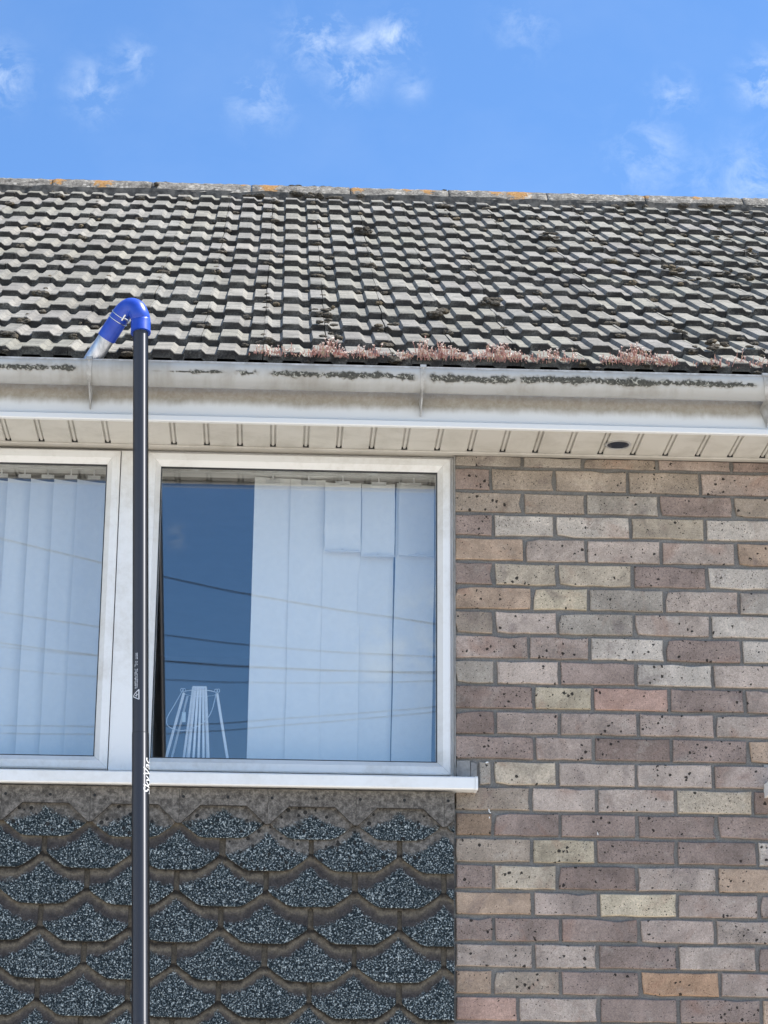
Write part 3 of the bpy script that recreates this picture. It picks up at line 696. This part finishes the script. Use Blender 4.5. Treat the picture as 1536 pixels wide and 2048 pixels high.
def shingle_mesh(x0=-9, x1=9, seed=0, top=.215):
    rnd = random.Random(seed); ps = clip_pts(tab_pts(top), x0, x1)
    if len(ps) < 3: return None
    ps = [(x + rnd.uniform(-.0009, .0009), z + rnd.uniform(-.0009, .0009)) for x, z in ps]
    Y = lambda z: -.0215 + z * .095
    n = len(ps); b = MB(); cx = sum(p[0] for p in ps) / n; cz = sum(p[1] for p in ps) / n
    inn = [(x + (.0016 if x < cx - .001 else (-.0016 if x > cx + .001 else 0)), z + (.0016 if z < .044 else 0)) for x, z in ps]
    b.add([(x, Y(z), z) for x, z in inn] + [(x, Y(z) + .0016, z) for x, z in ps] + [(x, Y(z) + .0065, z) for x, z in ps],
          [tuple(range(n))] + [(i, i + n, (i + 1) % n + n, (i + 1) % n) for i in range(n)] + [(i + n, i + 2 * n, (i + 1) % n + 2 * n, (i + 1) % n + n) for i in range(n)])
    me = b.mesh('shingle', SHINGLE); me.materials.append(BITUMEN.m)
    for p_ in me.polygons:
        if p_.index > n: p_.material_index = 1
    bm = bmesh.new(); bm.from_mesh(me); bmesh.ops.recalc_face_normals(bm, faces=bm.faces); bm.to_mesh(me); bm.free(); return me
SV = [shingle_mesh(seed=i) for i in range(5)]; ST = [shingle_mesh(seed=20 + i, top=.125) for i in range(3)]
def tile_hanging(xa, xb, phase):
    hb = MB(); hb.box(xa, xb, .0, .005, -1.95, -.957); hang = hb.build('tile_hanging', FELT, house)
    for r_, zb in enumerate(SB):
        k = -12
        while True:
            cx = phase + .2533 * k + (.1267 if r_ % 2 else 0); k += 1
            if cx - .127 > xb: break
            if cx + .127 < xa: continue
            rnd = random.Random(r_ * 31 + k)
            if cx - .1262 < xa or cx + .1262 > xb: me = shingle_mesh(xa - cx, xb - cx, r_ * 9 + k, .125 if r_ == 0 else .215)
            else: me = rnd.choice(ST if r_ == 0 else SV)
            if me is None: continue
            o = link('shingle', me, hang, (cx + rnd.uniform(-.0012, .0012), 0, zb + rnd.uniform(-.0012, .0012)))
            o.rotation_euler = (0, rnd.uniform(-.006, .006), 0)
            worn = r_ == 0 or (r_ == 1 and cx > -.75 and xb < .1)
            o.color = ((.66 if r_ == 0 else .92) if worn else rnd.uniform(.9, 1.08), 1. if worn else 0., 1. if worn else .0, 1)
    # cap course: turned upside down, its points reach down between the hexagons
    k = -12
    while True:
        cx = phase + .2533 * k; k += 1
        if cx > xb + .13: break
        if cx < xa - .13: continue
        ps = [(cx - .1262, -.957), (cx + .1262, -.957), (cx + .1262, -1.058), (cx + .121, -1.058), (cx + .066, -1.006), (cx - .066, -1.006), (cx - .121, -1.058), (cx - .1262, -1.058)]
        ps = clip_pts(ps, xa, xb)
        if len(ps) < 3: continue
        n = len(ps); b = MB()
        b.add([(x, -.0295, z) for x, z in ps] + [(x, -.0200, z) for x, z in ps], [tuple(range(n))] + [(i, (i + 1) % n, (i + 1) % n + n, i + n) for i in range(n)])
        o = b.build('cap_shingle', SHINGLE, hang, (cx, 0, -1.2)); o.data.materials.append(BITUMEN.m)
        for p_ in o.data.polygons: p_.material_index = 0 if p_.index == 0 else 1
        normals(o); o.color = (0, 1, .35, 1)
        for q in (-.127, .0):
            if xa < cx + q < xb - .01:
                b = MB(); b.tube([(cx + q + .012, -.0305, -.983), (cx + q + .012, -.025, -.983)], .0045, 8); b.build('nail_head', DARK, hang)
    return hang
tile_hanging(-2.0, -.0045, -.1605); tile_hanging(1.085, 2.955, 1.2)

# ------------------------------------------------------------------ windows
def rail_ring(parent, x0, x1, z0, z1, w, yf, yb):
    """four mitred rails, each an object of its own"""
    pr = [(0, yb), (0, yf + .003), (.003, yf), (w * .60, yf), (w * .66, yf + .003), (w * .95, yf + .016), (w, yf + .0185), (w, yb)]
    n = len(pr); e = .0003
    def mk(pa, pb):      # pa/pb: functions offset -> (x, z) for both ends
        b = MB(); b.add([(pa(d)[0], y, pa(d)[1]) for d, y in pr] + [(pb(d)[0], y, pb(d)[1]) for d, y in pr], [(i, i + 1, i + 1 + n, i + n) for i in range(n - 1)])
        o = b.build('sash_rail', UPVC, parent); normals(o)
    mk(lambda d: (x0 + d + e, z1 - d), lambda d: (x1 - d - e, z1 - d)); mk(lambda d: (x0 + d + e, z0 + d), lambda d: (x1 - d - e, z0 + d))
    mk(lambda d: (x0 + d, z0 + d + e), lambda d: (x0 + d, z1 - d - e)); mk(lambda d: (x1 - d, z0 + d + e), lambda d: (x1 - d, z1 - d - e))
    g = MB(); gx0, gx1, gz0, gz1 = x0 + w, x1 - w, z0 + w, z1 - w; t = .0028
    y0, y1 = yf + .0188, yf + .03
    for r_ in ((gx0, gx1, gz1 - t, gz1), (gx0, gx1, gz0, gz0 + t), (gx0, gx0 + t, gz0, gz1), (gx1 - t, gx1, gz0, gz1)): g.box(r_[0], r_[1], y0, y1, r_[2], r_[3])
    g.build('gasket', RUBBER, parent)
    for yy, nm in ((yf + .0235, 'glass_pane'), (yf + .0435, 'glass_pane')):
        p = MB(); p.add([(gx0, yy, gz0), (gx1, yy, gz0), (gx1, yy, gz1), (gx0, yy, gz1)], [(0, 1, 2, 3)]); p.build(nm, GLASS, parent)
    s_ = MB()                                  # spacer bar between the panes
    for r_ in ((gx0 - .0, gx1, gz1 - .004, gz1 + .004), (gx0, gx1, gz0 - .004, gz0 + .004), (gx0 - .004, gx0 + .0045, gz0, gz1), (gx1 - .0045, gx1 + .004, gz0, gz1)): s_.box(r_[0], r_[1], yf + .0305, yf + .043, r_[2], r_[3])
    s_.build('spacer_bar', BRACK, parent)
def window(xa, xb, mull):
    f = MB(); ZT, ZB = .0838, -.9135
    f.box(xa, xb, .026, .075, .0765, ZT); f.box(xa + .002, xb - .002, .020, .075, ZB, -.9005)
    f.box(xa, xa + .010, .022, .075, -.9005, .0765); f.box(xb - .010, xb, .022, .075, -.9005, .0765)
    for (m0, m1) in mull: f.box(m0, m1, .010, .075, -.9005, .0765)
    w = f.build('window', UPVC, house)
    xs = [xa + .010] + [v for m_ in mull for v in m_] + [xb - .008]
    for i in range(0, len(xs), 2):
        open_ = (i == 0)
        rail_ring(w, xs[i] + .001, xs[i + 1] - (.0028 if open_ else .0006), -.8985, .0755, .0395, .004 if open_ else .010, .05)
    s_ = MB(); s_.box(xa + .0, xb + .0, .060, .17, -.915, -.895); s_.build('inner_sill', SILLM, w)
    q = MB(); q.box(xb + .0003, xb + .0045, .001, .03, -.912, .081); q.box(xa - .0045, xa - .0003, .001, .03, -.912, .081)
    bm_ = q.build('sealant', SEAL, w)
    # sill
    b = MB(); pr = [(.02, -.9138), (-.056, -.9165), (-.0605, -.9180), (-.0625, -.9215), (-.0625, -.951), (-.0600, -.9545), (-.048, -.9545), (-.046, -.9515), (.02, -.9515)]
    x0_, x1_ = xa - .060, xb + .0545
    b.add([(x, y, z) for x in (x0_, x1_) for y, z in pr], [(i, i + 1, i + 10, i + 9) for i in range(8)]); o = b.build('window_sill', SILLM, w); normals(o)
    for x0c, x1c in ((x1_ + .0006, x1_ + .0085), (x0_ - .0085, x0_ - .0006)):
        b = MB(); n = len(pr); pc = [(y - .0012 if y < 0 else y, z + (.001 if z > -.93 else -.001)) for y, z in pr]
        b.add([(x, y, z) for x in (x0c, x1c) for y, z in pc], [(i, (i + 1) % n, (i + 1) % n + n, i + n) for i in range(n)] + [tuple(range(n)), tuple(range(n, 2 * n))[::-1]]); o = b.build('sill_end_cap', SILLM, w); normals(o)
    return w
window(-2.0, -.002, [(-1.0035, -.9255)])
window(.971, 2.953, [(1.9535, 2.0315)])

# ------------------------------------------------------------------ rooms behind the windows
def room(xa, xb):
    r_ = MB(); y0, y1, z0, z1 = .24, 3.3, -1.86, .30
    v = [(xa, y0, z0), (xb, y0, z0), (xb, y1, z0), (xa, y1, z0), (xa, y0, z1), (xb, y0, z1), (xb, y1, z1), (xa, y1, z1)]
    r_.add(v, [(4, 5, 6, 7), (1, 2, 6, 5), (2, 3, 7, 6), (3, 0, 4, 7)]); o = r_.build('interior_room', INNER, house)
    c = MB(); c.add([(xa, y0, z0 + .01), (xb, y0, z0 + .01), (xb, y1, z0 + .01), (xa, y1, z0 + .01)], [(0, 1, 2, 3)]); c.build('interior_floor', CARPET, o)
    l = MB()
    l.box(xa, xb, .235, .245, .083, .30); l.box(xa, xb, .235, .245, z0, -.915); l.build('interior_wall', INNER, o)
room(-2.35, .35); room(.70, 3.05)
def slat(parent, xa, xb, zt, zb, y, twist=.0, sway=0, seed=0, mat=BLIND, tilt=0):
    rnd = random.Random(seed); b = MB(); K, A = 14, 6; vs1 = []
    for k in range(K + 1):
        t = k / K; z = zt + (zb - zt) * t
        for j in range(A + 1):
            u = j / A; bow = .006 * math.sin(math.pi * u)
            vs1.append((xa + (xb - xa) * u + sway * t + .0015 * nz(t * 5, seed), y + twist * (u - .5) + bow + tilt * t + .004 * nz(t * 4, u, seed), z + .012 * (u - .5) * 0))
    n = A + 1; b.add(vs1, [(k * n + j, k * n + j + 1, (k + 1) * n + j + 1, (k + 1) * n + j) for k in range(K) for j in range(A)], True)
    vs2 = [(x, y_ + .0012, z) for x, y_, z in vs1]
    b.add(vs2, [(k * n + j, (k + 1) * n + j, (k + 1) * n + j + 1, k * n + j + 1) for k in range(K) for j in range(A)], True)
    return b.build('blind_slat', mat, parent)
def headrail(parent, xa, xb, z, y):
    b = MB(); b.box(xa, xb, y - .02, y + .02, z, z + .03)
    o = b.build('head_rail', SILLM, parent)
def blind(name_x, label):
    e = link('vertical_blind', None, None, (name_x, .2, -.9)); tag(e, label, 'blind', 'vertical blinds behind the windows'); return e
bl = blind(-.3, 'white vertical blind with broken overlapping slats, half drawn behind the right window')
headrail(bl, -.99, -.02, .066, .19)
for i, (a, c, zt, y, tw, sw) in enumerate(((-.603, -.490, .060, .180, .012, -.004), (-.492, -.385, .059, .186, .010, -.003), (-.389, -.274, .038, .192, .006, -.004), (-.277, -.170, .038, .198, .004, -.010), (-.166, -.045, .050, .186, .02, -.012))):
    slat(bl, a, c, zt, -.885, y, tw, sw, 10 + i)
for i, (a, c, zb, y, tw) in enumerate(((-.386, -.275, -.178, .170, .002), (-.273, -.171, -.190, .174, -.003), (-.160, -.050, -.188, .166, .03))):     # fallen half-length slats hanging in front
    s_ = slat(bl, a, c, .045, zb, y, tw, 0, 30 + i)
    b = MB(); b.box(a + .002, c - .002, y - .0035, y + .002, zb, zb + .0045); b.tube([((a + c) / 2, y - .005, zb + .004), ((a + c) / 2, y + .003, zb + .004)], .0055, 10); b.build('slat_weight', CHAIN, bl)
for i in range(5):
    a = (-.60, -.49, -.385, -.273, -.165)[i]; b = MB(); b.box(a + .03, a + .075, .176, .182, .040, .052); b.tube([(a + .053, .18, .052), (a + .053, .18, .066)], .003, 6); b.build('slat_hanger', CHAIN, bl)
bl2 = blind(-1.5, 'white vertical blind closed evenly behind the left window')
headrail(bl2, -1.99, -1.03, .062, .17)
for i in range(14):
    a = -1.062 - .0705 * i; tw = .034
    slat(bl2, a - .0705 - .012, a + .008, .030, -.885, .165 + .001 * i % 3, tw, -.002, 60 + i)
    b = MB(); b.box(a - .052, a - .014, .158, .164, .036, .046); b.tube([(a - .033, .161, .046), (a - .033, .161, .062)], .0025, 6); b.build('slat_hanger', CHAIN, bl2)
bl3 = blind(2.0, 'white vertical blind behind the window at the far right edge')
headrail(bl3, .97, 2.93, .062, .17)
for i in range(26): slat(bl3, .965 + .075 * i, .965 + .075 * i + .085, .03, -.885, .17, .02, 0, 90 + i)

# lantern on the inner sill
ln = link('candle_lantern', None, None, (-.752, .115, -.895)); tag(ln, 'white slatted wooden lantern with splayed legs and wire handle standing on the window sill', 'lantern')
LY = .115
def bar(nm, p0, p1, w, t, mat):
    p0, p1 = Vector(p0), Vector(p1); d = (p1 - p0).normalized(); u = Vector((0, 1, 0)).cross(d).normalized(); v = d.cross(u)
    b = MB(); vs1 = [p + u * (sx * w / 2) + v * (sy * t / 2) for p in (p0, p1) for sx, sy in ((-1, -1), (1, -1), (1, 1), (-1, 1))]
    b.add(vs1, [(0, 1, 2, 3), (7, 6, 5, 4), (0, 4, 5, 1), (1, 5, 6, 2), (2, 6, 7, 3), (3, 7, 4, 0)]); o = b.build(nm, mat, ln); normals(o); return o
bar('leg', (-.7965, LY, -.643), (-.8545, LY - .01, -.895), .0075, .007, WOODW); bar('leg', (-.6985, LY, -.643), (-.652, LY - .01, -.895), .0075, .007, WOODW)
bar('leg', (-.7865, LY + .03, -.645), (-.842, LY + .05, -.895), .006, .006, WOODW)
for i in range(6):
    t = i / 5; bar('slat', (-.769 + .037 * t, LY - .018 - .010 * math.sin(math.pi * t), -.630), (-.793 + .078 * t, LY - .026 - .02 * math.sin(math.pi * t), -.880), .0068, .003, WOODW)
for i in range(2):
    t = i; bar('slat', (-.766 + .032 * t, LY + .018, -.632), (-.787 + .066 * t, LY + .034, -.880), .005, .003, WOODW)
bar('cage_rail', (-.771, LY - .02, -.629), (-.730, LY - .02, -.629), .004, .006, WOODW); bar('cage_rail', (-.795, LY - .03, -.880), (-.712, LY - .03, -.880), .009, .008, WOODW)
bar('cage_rail', (-.85, LY, -.872), (-.655, LY, -.885), .003, .003, WOODW)
def wire(nm, pts, r_, mat=WIREM, n=6):
    b = MB(); b.tube(pts, r_, n); return b.build(nm, mat, ln)
wire('top_ring', [(-.7485 + .050 * math.cos(2 * math.pi * k / 28), LY + .040 * math.sin(2 * math.pi * k / 28), -.6425) for k in range(29)], .0014)
for cx in (-.7995, -.6985):
    for q in (-1, 1): wire('handle_eye', [(cx + q * .0035 + .0042 * math.cos(2 * math.pi * k / 12), LY + .0042 * math.sin(2 * math.pi * k / 12) * .4, -.634 + .0055 * math.sin(2 * math.pi * k / 12)) for k in range(13)], .0011)
hp = smooth([Vector((x, LY - .004 - .03 * t, z)) for x, z, t in ((-.801, -.637, 0), (-.822, -.683, .5), (-.842, -.725, .8), (-.838, -.752, 1), (-.808, -.764, 1), (-.771, -.759, 1), (-.734, -.737, .9), (-.712, -.70, .6), (-.701, -.64, 0))])
wire('handle', hp, .0013)
b = MB(); b.box(-.799, -.788, LY - .03, LY - .0285, -.738, -.708); b.build('price_tag', TAGM, ln)
b = MB(); b.tube([(-.752, LY + .005, -.893), (-.752, LY + .005, -.845)], .026, 20); b.build('candle', SILLM, ln)

# ------------------------------------------------------------------ gutter vacuum pole
ANIROT = 0.25
def m_pole():
    k = Mat('black_carbon_pole', (.082, .083, .090), .45, 1, .5); k.b.inputs['Anisotropic'].default_value = .88
    tg = k.n.new('ShaderNodeTangent'); tg.direction_type = 'RADIAL'; tg.axis = 'Z'; k.l.new(tg.outputs[0], k.b.inputs['Tangent']); k.b.inputs['Anisotropic Rotation'].default_value = ANIROT; p = k.pos('object')
    a = k.noise(k.vmath('MULTIPLY', p, (90., 90., 3.)), 1, 4, .6); k.rough(k.ramp(a, [(.3, .43), (.7, .5)])); return k
def m_blue():
    k = Mat('blue_silicone_rubber', (.012, .035, .56), .36); p = k.pos('object'); a = k.noise(p, 30, 4, .6)
    k.color(k.mix(k.step(a, .3, .75), (.010, .048, .36), (.02, .075, .45))); k.bump(a, .1, .002); return k
def m_alu():
    k = Mat('scuffed_aluminium_tube', (.55, .56, .58), .38, .85); p = k.pos('object')
    a = k.noise(k.vmath('MULTIPLY', p, (50., 50., 12.)), 1, 5, .7, .6); k.color(k.mix(k.step(a, .3, .7), (.60, .62, .66), (.38, .40, .43))); k.rough(k.ramp(a, [(.3, .3), (.7, .55)])); k.bump(a, .3, .002); return k
POLE = m_pole(); BLUE = m_blue(); ALU = m_alu(); STEEL = Mat('steel_clip', (.65, .66, .68), .25, 1)
PRT = Mat('white_print', (.66, .66, .66), .5)
pt_, pj, pb = Vector((-.9345, -.43, .292)), Vector((-.8787, -.62, -.9392)), Vector((-.840, -.80, -1.7078))
pole = link('gutter_cleaning_pole', None, None, (-.74, -1.3, -ZO)); tag(pole, 'long black gutter vacuum pole with blue elbow and aluminium nozzle reaching over the gutter', 'cleaning pole')
def section(p0, p1, rad):
    d = p0 - p1; b = MB(); n = 48; L_ = d.length; K = 6
    vs1 = [(rad * math.cos(2 * math.pi * k / n), rad * math.sin(2 * math.pi * k / n), L_ * q / K - ZO) for q in range(K + 1) for k in range(n)]
    b.add([(x, y, z + ZO) for x, y, z in vs1], [(q * n + k, q * n + (k + 1) % n, (q + 1) * n + (k + 1) % n, (q + 1) * n + k) for q in range(K) for k in range(n)], True)
    b.add([v for v in b.v[:n]], [tuple(range(n))[::-1]]); b.add([v for v in b.v[K * n:K * n + n]], [tuple(range(n))])
    o = link('pole_section', b.mesh('pole_section', POLE), pole, p1); o.rotation_euler = d.to_track_quat('Z', 'Y').to_euler(); return o
section(pt_, pj, .0217); section(pj, pb, .0226); pm = Vector((-.775, -1.10, -3.2)); section(pb, pm, .0232); section(pm, Vector((-.74, -1.30, -ZO + .01)), .0238)
b = MB(); b.tube([pj + Vector((0, -.0002, .006)), pj + Vector((0, .0002, -.001))], .0224, 40); b.build('joint_ring', RUBBER, pole)
d0 = (pt_ - pj).normalized()
ctrl = [pt_ - d0 * .012, pt_ + d0 * .030, Vector((-.9395, -.430, .335)), Vector((-.9500, -.427, .3555)), Vector((-.9690, -.418, .3635)), Vector((-.9870, -.406, .3545)), Vector((-.9995, -.396, .338))]
sp_ = smooth(ctrl); b = MB(); b.tube(sp_, [.0282 if i < 6 else .0275 for i in range(len(sp_))], 32); elbow = b.build('blue_elbow', BLUE, pole)
b = MB(); b.tube([pt_ - d0 * .013, pt_ - d0 * .009], .0290, 32); b.build('elbow_rim', BLUE, elbow)
dn = (Vector((-1.0731, -.335, .2374)) - Vector((-.9990, -.396, .340))).normalized(); c0 = Vector((-.9950, -.399, .345))
b = MB(); b.tube([c0, c0 + dn * .078], .0278, 32); cuff = b.build('blue_cuff', BLUE, pole)
b = MB(); b.tube([c0 + dn * .070, c0 + dn * .20], .0246, 32, cap=False); b.tube([c0 + dn * .20, c0 + dn * .075], .0232, 32, cap=False); nzl = b.build('nozzle_tube', ALU, pole); 
for off in (.000, .016):
    cc = c0 + dn * off; u = dn.cross(Vector((0, 0, 1))).normalized(); w = dn.cross(u)
    b = MB(); b.tube([cc + (u * math.cos(2 * math.pi * k / 32) + w * math.sin(2 * math.pi * k / 32)) * .0288 for k in range(33)], .0014, 8); b.build('clamp_wire', STEEL, cuff)
b = MB(); q = c0 + dn * .008 + Vector((.014, -.024, -.008)); b.tube([q - dn * .010, q + dn * .010], .0042, 8); b.tube([q + Vector((-.010, 0, .006)), q + Vector((.012, 0, -.007))], .0025, 8); b.build('clamp_screw', STEEL, cuff)
# printing on the pole, wrapped round it
def on_pole(s_, ang, r_=.02285):   # s_: local z height, ang: degrees from facing the street, + to the right
    if s_ > pj.z: t = (s_ - pj.z) / (pt_.z - pj.z); c = pj.lerp(pt_, t); rr = r_ - .0009
    else: t = (s_ - pj.z) / (pb.z - pj.z); c = pj.lerp(pb, t); rr = r_
    a = R(ang); return Vector((c.x + rr * math.sin(a), c.y - rr * math.cos(a), s_))
def text_mesh(txt, size, bold=0, shear=0):
    cu = bpy.data.curves.new('t', 'FONT'); cu.body = txt; cu.size = size; cu.offset = bold; cu.shear = shear; cu.resolution_u = 3
    to = bpy.data.objects.new('t', cu); COL.objects.link(to); bpy.context.view_layer.update()
    me = bpy.data.meshes.new_from_object(to.evaluated_get(bpy.context.evaluated_depsgraph_get())); bpy.data.objects.remove(to); return me
def wrap(me, z0, a0, name):
    me2 = MB(); bm = bmesh.new(); bm.from_mesh(me); bmesh.ops.triangulate(bm, faces=bm.faces)
    for _ in range(4):
        bmesh.ops.subdivide_edges(bm, edges=[e for e in bm.edges if e.calc_length() > .0016], cuts=1); bmesh.ops.triangulate(bm, faces=bm.faces)
    vs1 = [on_pole(z0 + v.co.x, a0 - math.degrees(v.co.y / .0226), .0232) for v in bm.verts]
    me2.add(vs1, [tuple(v.index for v in f.verts) for f in bm.faces]); bm.free()
    return me2.build(name, PRT, pole)
wrap(text_mesh('SkyVac', .035, .0, .25), -1.108, 84, 'printed_logo')
b = MB()                               # warning triangle with a lightning flash and two lines of small print
def strip(p0, p1, w):
    (z0, a0), (z1, a1) = p0, p1; k = 57.3 / .0226; dz, da = z1 - z0, (a1 - a0) / k; l = math.hypot(dz, da) or 1; nz_, na_ = -da / l * w / 2, dz / l * w / 2 * k
    for q in range(6):
        t0, t1 = q / 6, (q + 1) / 6
        vs1 = [on_pole(z0 + dz * t + nz_ * sg, a0 + (a1 - a0) * t + na_ * sg) for t, sg in ((t0, 1), (t1, 1), (t1, -1), (t0, -1))]
        b.add(vs1, [(0, 1, 2, 3)])
tri = [(-.8445, -8), (-.8165, -8), (-.8345, -60)]
for i in range(3): strip(tri[i], tri[(i + 1) % 3], .0024)
strip((-.8300, -14), (-.8320, -25), .0018); strip((-.8275, -25), (-.8365, -25), .0016); strip((-.8340, -25), (-.8335, -40), .0018)
rnd = random.Random(3)
for a0, zs in ((-21, -.712), (-31, -.712), (-39, -.745)):
    z = zs
    while z > -.812:
        l = rnd.uniform(.002, .0045)
        if rnd.random() < .85: strip((z, a0 + rnd.uniform(-1, 1)), (z - l, a0 + rnd.uniform(-1.5, 1.5)), rnd.uniform(.0010, .0022))
        z -= l + rnd.uniform(.0004, .0012)
b.build('warning_print', PRT, pole)

# ------------------------------------------------------------------ stonecrop growing along the eaves
def m_sedum():
    k = Mat('stonecrop', rough=.7, spec=.3); p = k.pos(); a = k.noise(p, 70, 3, .6); z = k.attr('tip')['Fac']
    c = k.ramp(a, [(.3, (.27, .11, .075)), (.42, (.42, .20, .16)), (.54, (.52, .29, .23)), (.68, (.50, .42, .22))])
    c = k.mix(k.step(z, .75, 1.), c, (.74, .62, .54)); k.color(c); return k
SED = m_sedum()
clumps = [(-.62, -.475, 60, .030, 'leftmost low red stonecrop clump at the tile edge, right of the pole'), (-.44, -.345, 150, .046, 'tall red stonecrop clump climbing the tiles left of the gutter bracket'),
          (-.335, -.215, 70, .036, 'yellowish red stonecrop clump between two redder ones above the gutter'), (-.17, .005, 190, .048, 'dense red stonecrop clump just above the middle gutter bracket'),
          (.04, .175, 170, .046, 'dense red stonecrop clump right of the middle gutter bracket'), (.20, .35, 90, .038, 'sparse pale stonecrop clump on the eaves left of the biggest right one'),
          (.43, .62, 190, .048, 'large orange red stonecrop clump toward the right end of the eaves'), (.71, .93, 80, .034, 'sparse orange stonecrop clump at the right end of the eaves')]
for ci, (xa, xb, cnt, hgt, lab) in enumerate(clumps):
    rnd = random.Random(200 + ci); b = MB(); tip = []
    def addtube(pts, rs, n, tv):
        k0 = len(b.v); b.tube(pts, rs, n, cap=False, smooth=False); tip.extend([tv] * (len(b.v) - k0))
    for i in range(int(cnt * .8)):
        u = min(1, max(0, rnd.gauss(.5, .27))) if rnd.random() < .6 else rnd.random(); x = xa + (xb - xa) * (u * 1.16 - .08) + rnd.gauss(0, .006); env = math.sin(math.pi * min(max(u, .04), .96)) ** .5
        v = rnd.uniform(-.006, .05) * (1 if rnd.random() < .6 else .35) * (env if cnt > 100 else .7); y = PT[0][0] + v * .88 + .002; z = PT[0][1] + v * .49 - .012 + rnd.uniform(-.006, .004)
        h = hgt * rnd.uniform(.25, 1.45) * env * (.75 + .5 * nz(x * 30, ci)); dx, dy = rnd.gauss(0, .35), rnd.uniform(-.5, .15)
        p0 = Vector((x, y, z)); p1 = p0 + Vector((dx * h * .4, dy * h * .5, h * .45)); p2 = p1 + Vector((rnd.gauss(0, .3) * h * .5, -.1 * h, h * .5))
        addtube([p0, p1, p2], [.0011, .0009, .0006], 3, 0.)
        for q in range(rnd.randint(2, 4)):
            t = rnd.random(); pp = p1.lerp(p2, t); addtube([pp, pp + Vector((rnd.uniform(-.004, .004), rnd.uniform(-.004, .001), rnd.uniform(.002, .006)))], [.0013, .0004], 3, rnd.choice((0., .5, .85)))
        if rnd.random() < .55:
            for q in range(3): addtube([p2, p2 + Vector((rnd.uniform(-.004, .004), rnd.uniform(-.003, .003), rnd.uniform(.001, .0045)))], [.0011, .0013], 4, 1.)
    for i in range(cnt // 2):    # fleshy leaves at the base
        x = rnd.uniform(xa, xb); v = rnd.uniform(-.004, .03); pp = Vector((x, PT[0][0] + v * .88, PT[0][1] + v * .49 - .008)); addtube([pp, pp + Vector((rnd.uniform(-.004, .004), -.004, rnd.uniform(.003, .008)))], [.0026, .0012], 4, 0.)
    o = b.build('stonecrop_clump', SED, None, ((xa + xb) / 2, PT[0][0], PT[0][1] - .01)); tag(o, lab, 'plant', 'stonecrop clumps growing along the eaves')
    ca = o.data.attributes.new('tip', 'FLOAT', 'POINT'); ca.data.foreach_set('value', tip)

# ------------------------------------------------------------------ overhead cables across the street (mirrored in the panes)
CB = [(14.0, (.01566, -.14875, 3.56735)), (14.5, (.01758, -.04791, 3.30728)), (15.0, (.01799, -.01001, 3.2566)), (15.5, (.0173, .0266, 3.26108)),
      (16.0, (.01636, .10082, 3.0506)), (16.5, (.01723, .11009, 3.10507)), (17.0, (.0075, -.02655, 3.77907))]
for i, (Y, (a, b1, c1)) in enumerate(CB):
    pts = [(x, .056 - Y, a * x * x + b1 * x + c1) for x in [-14 + k for k in range(29)]]
    b = MB(); b.tube(pts, (.006, .0045, .005, .004, .004, .004, .0035)[i], 6); o = b.build('overhead_cable', CABLE, None, (0, .056 - Y, c1))
    tag(o, ['highest and thickest', 'second highest', 'third highest', 'fourth highest', 'lowest', 'second lowest', 'thinnest middle'][i] + ' dark overhead cable above the street, mirrored in the window glass', 'cable', 'overhead cables mirrored in the windows')
for x, yy in ((-14.05, -15.4), (14.05, -15.4)):
    b = MB(); b.tube([(x, yy, -ZO), (x, yy, 8.6)], [.14, .10], 12); b.box(x - .05, x + .05, yy - 1.7, yy + 1.9, 7.2, 7.35)
    tag(b.build('utility_pole', m_simple_noise('creosoted_wood', (.09, .06, .04), (.14, .10, .07), 20), None, (x, yy, -ZO)), ('left' if x < 0 else 'right') + '-hand wooden utility pole carrying the cables across the street', 'utility pole', 'utility poles across the street')
print('bricks', nb, 'tiles', nt_, 'objects', len(bpy.data.objects))
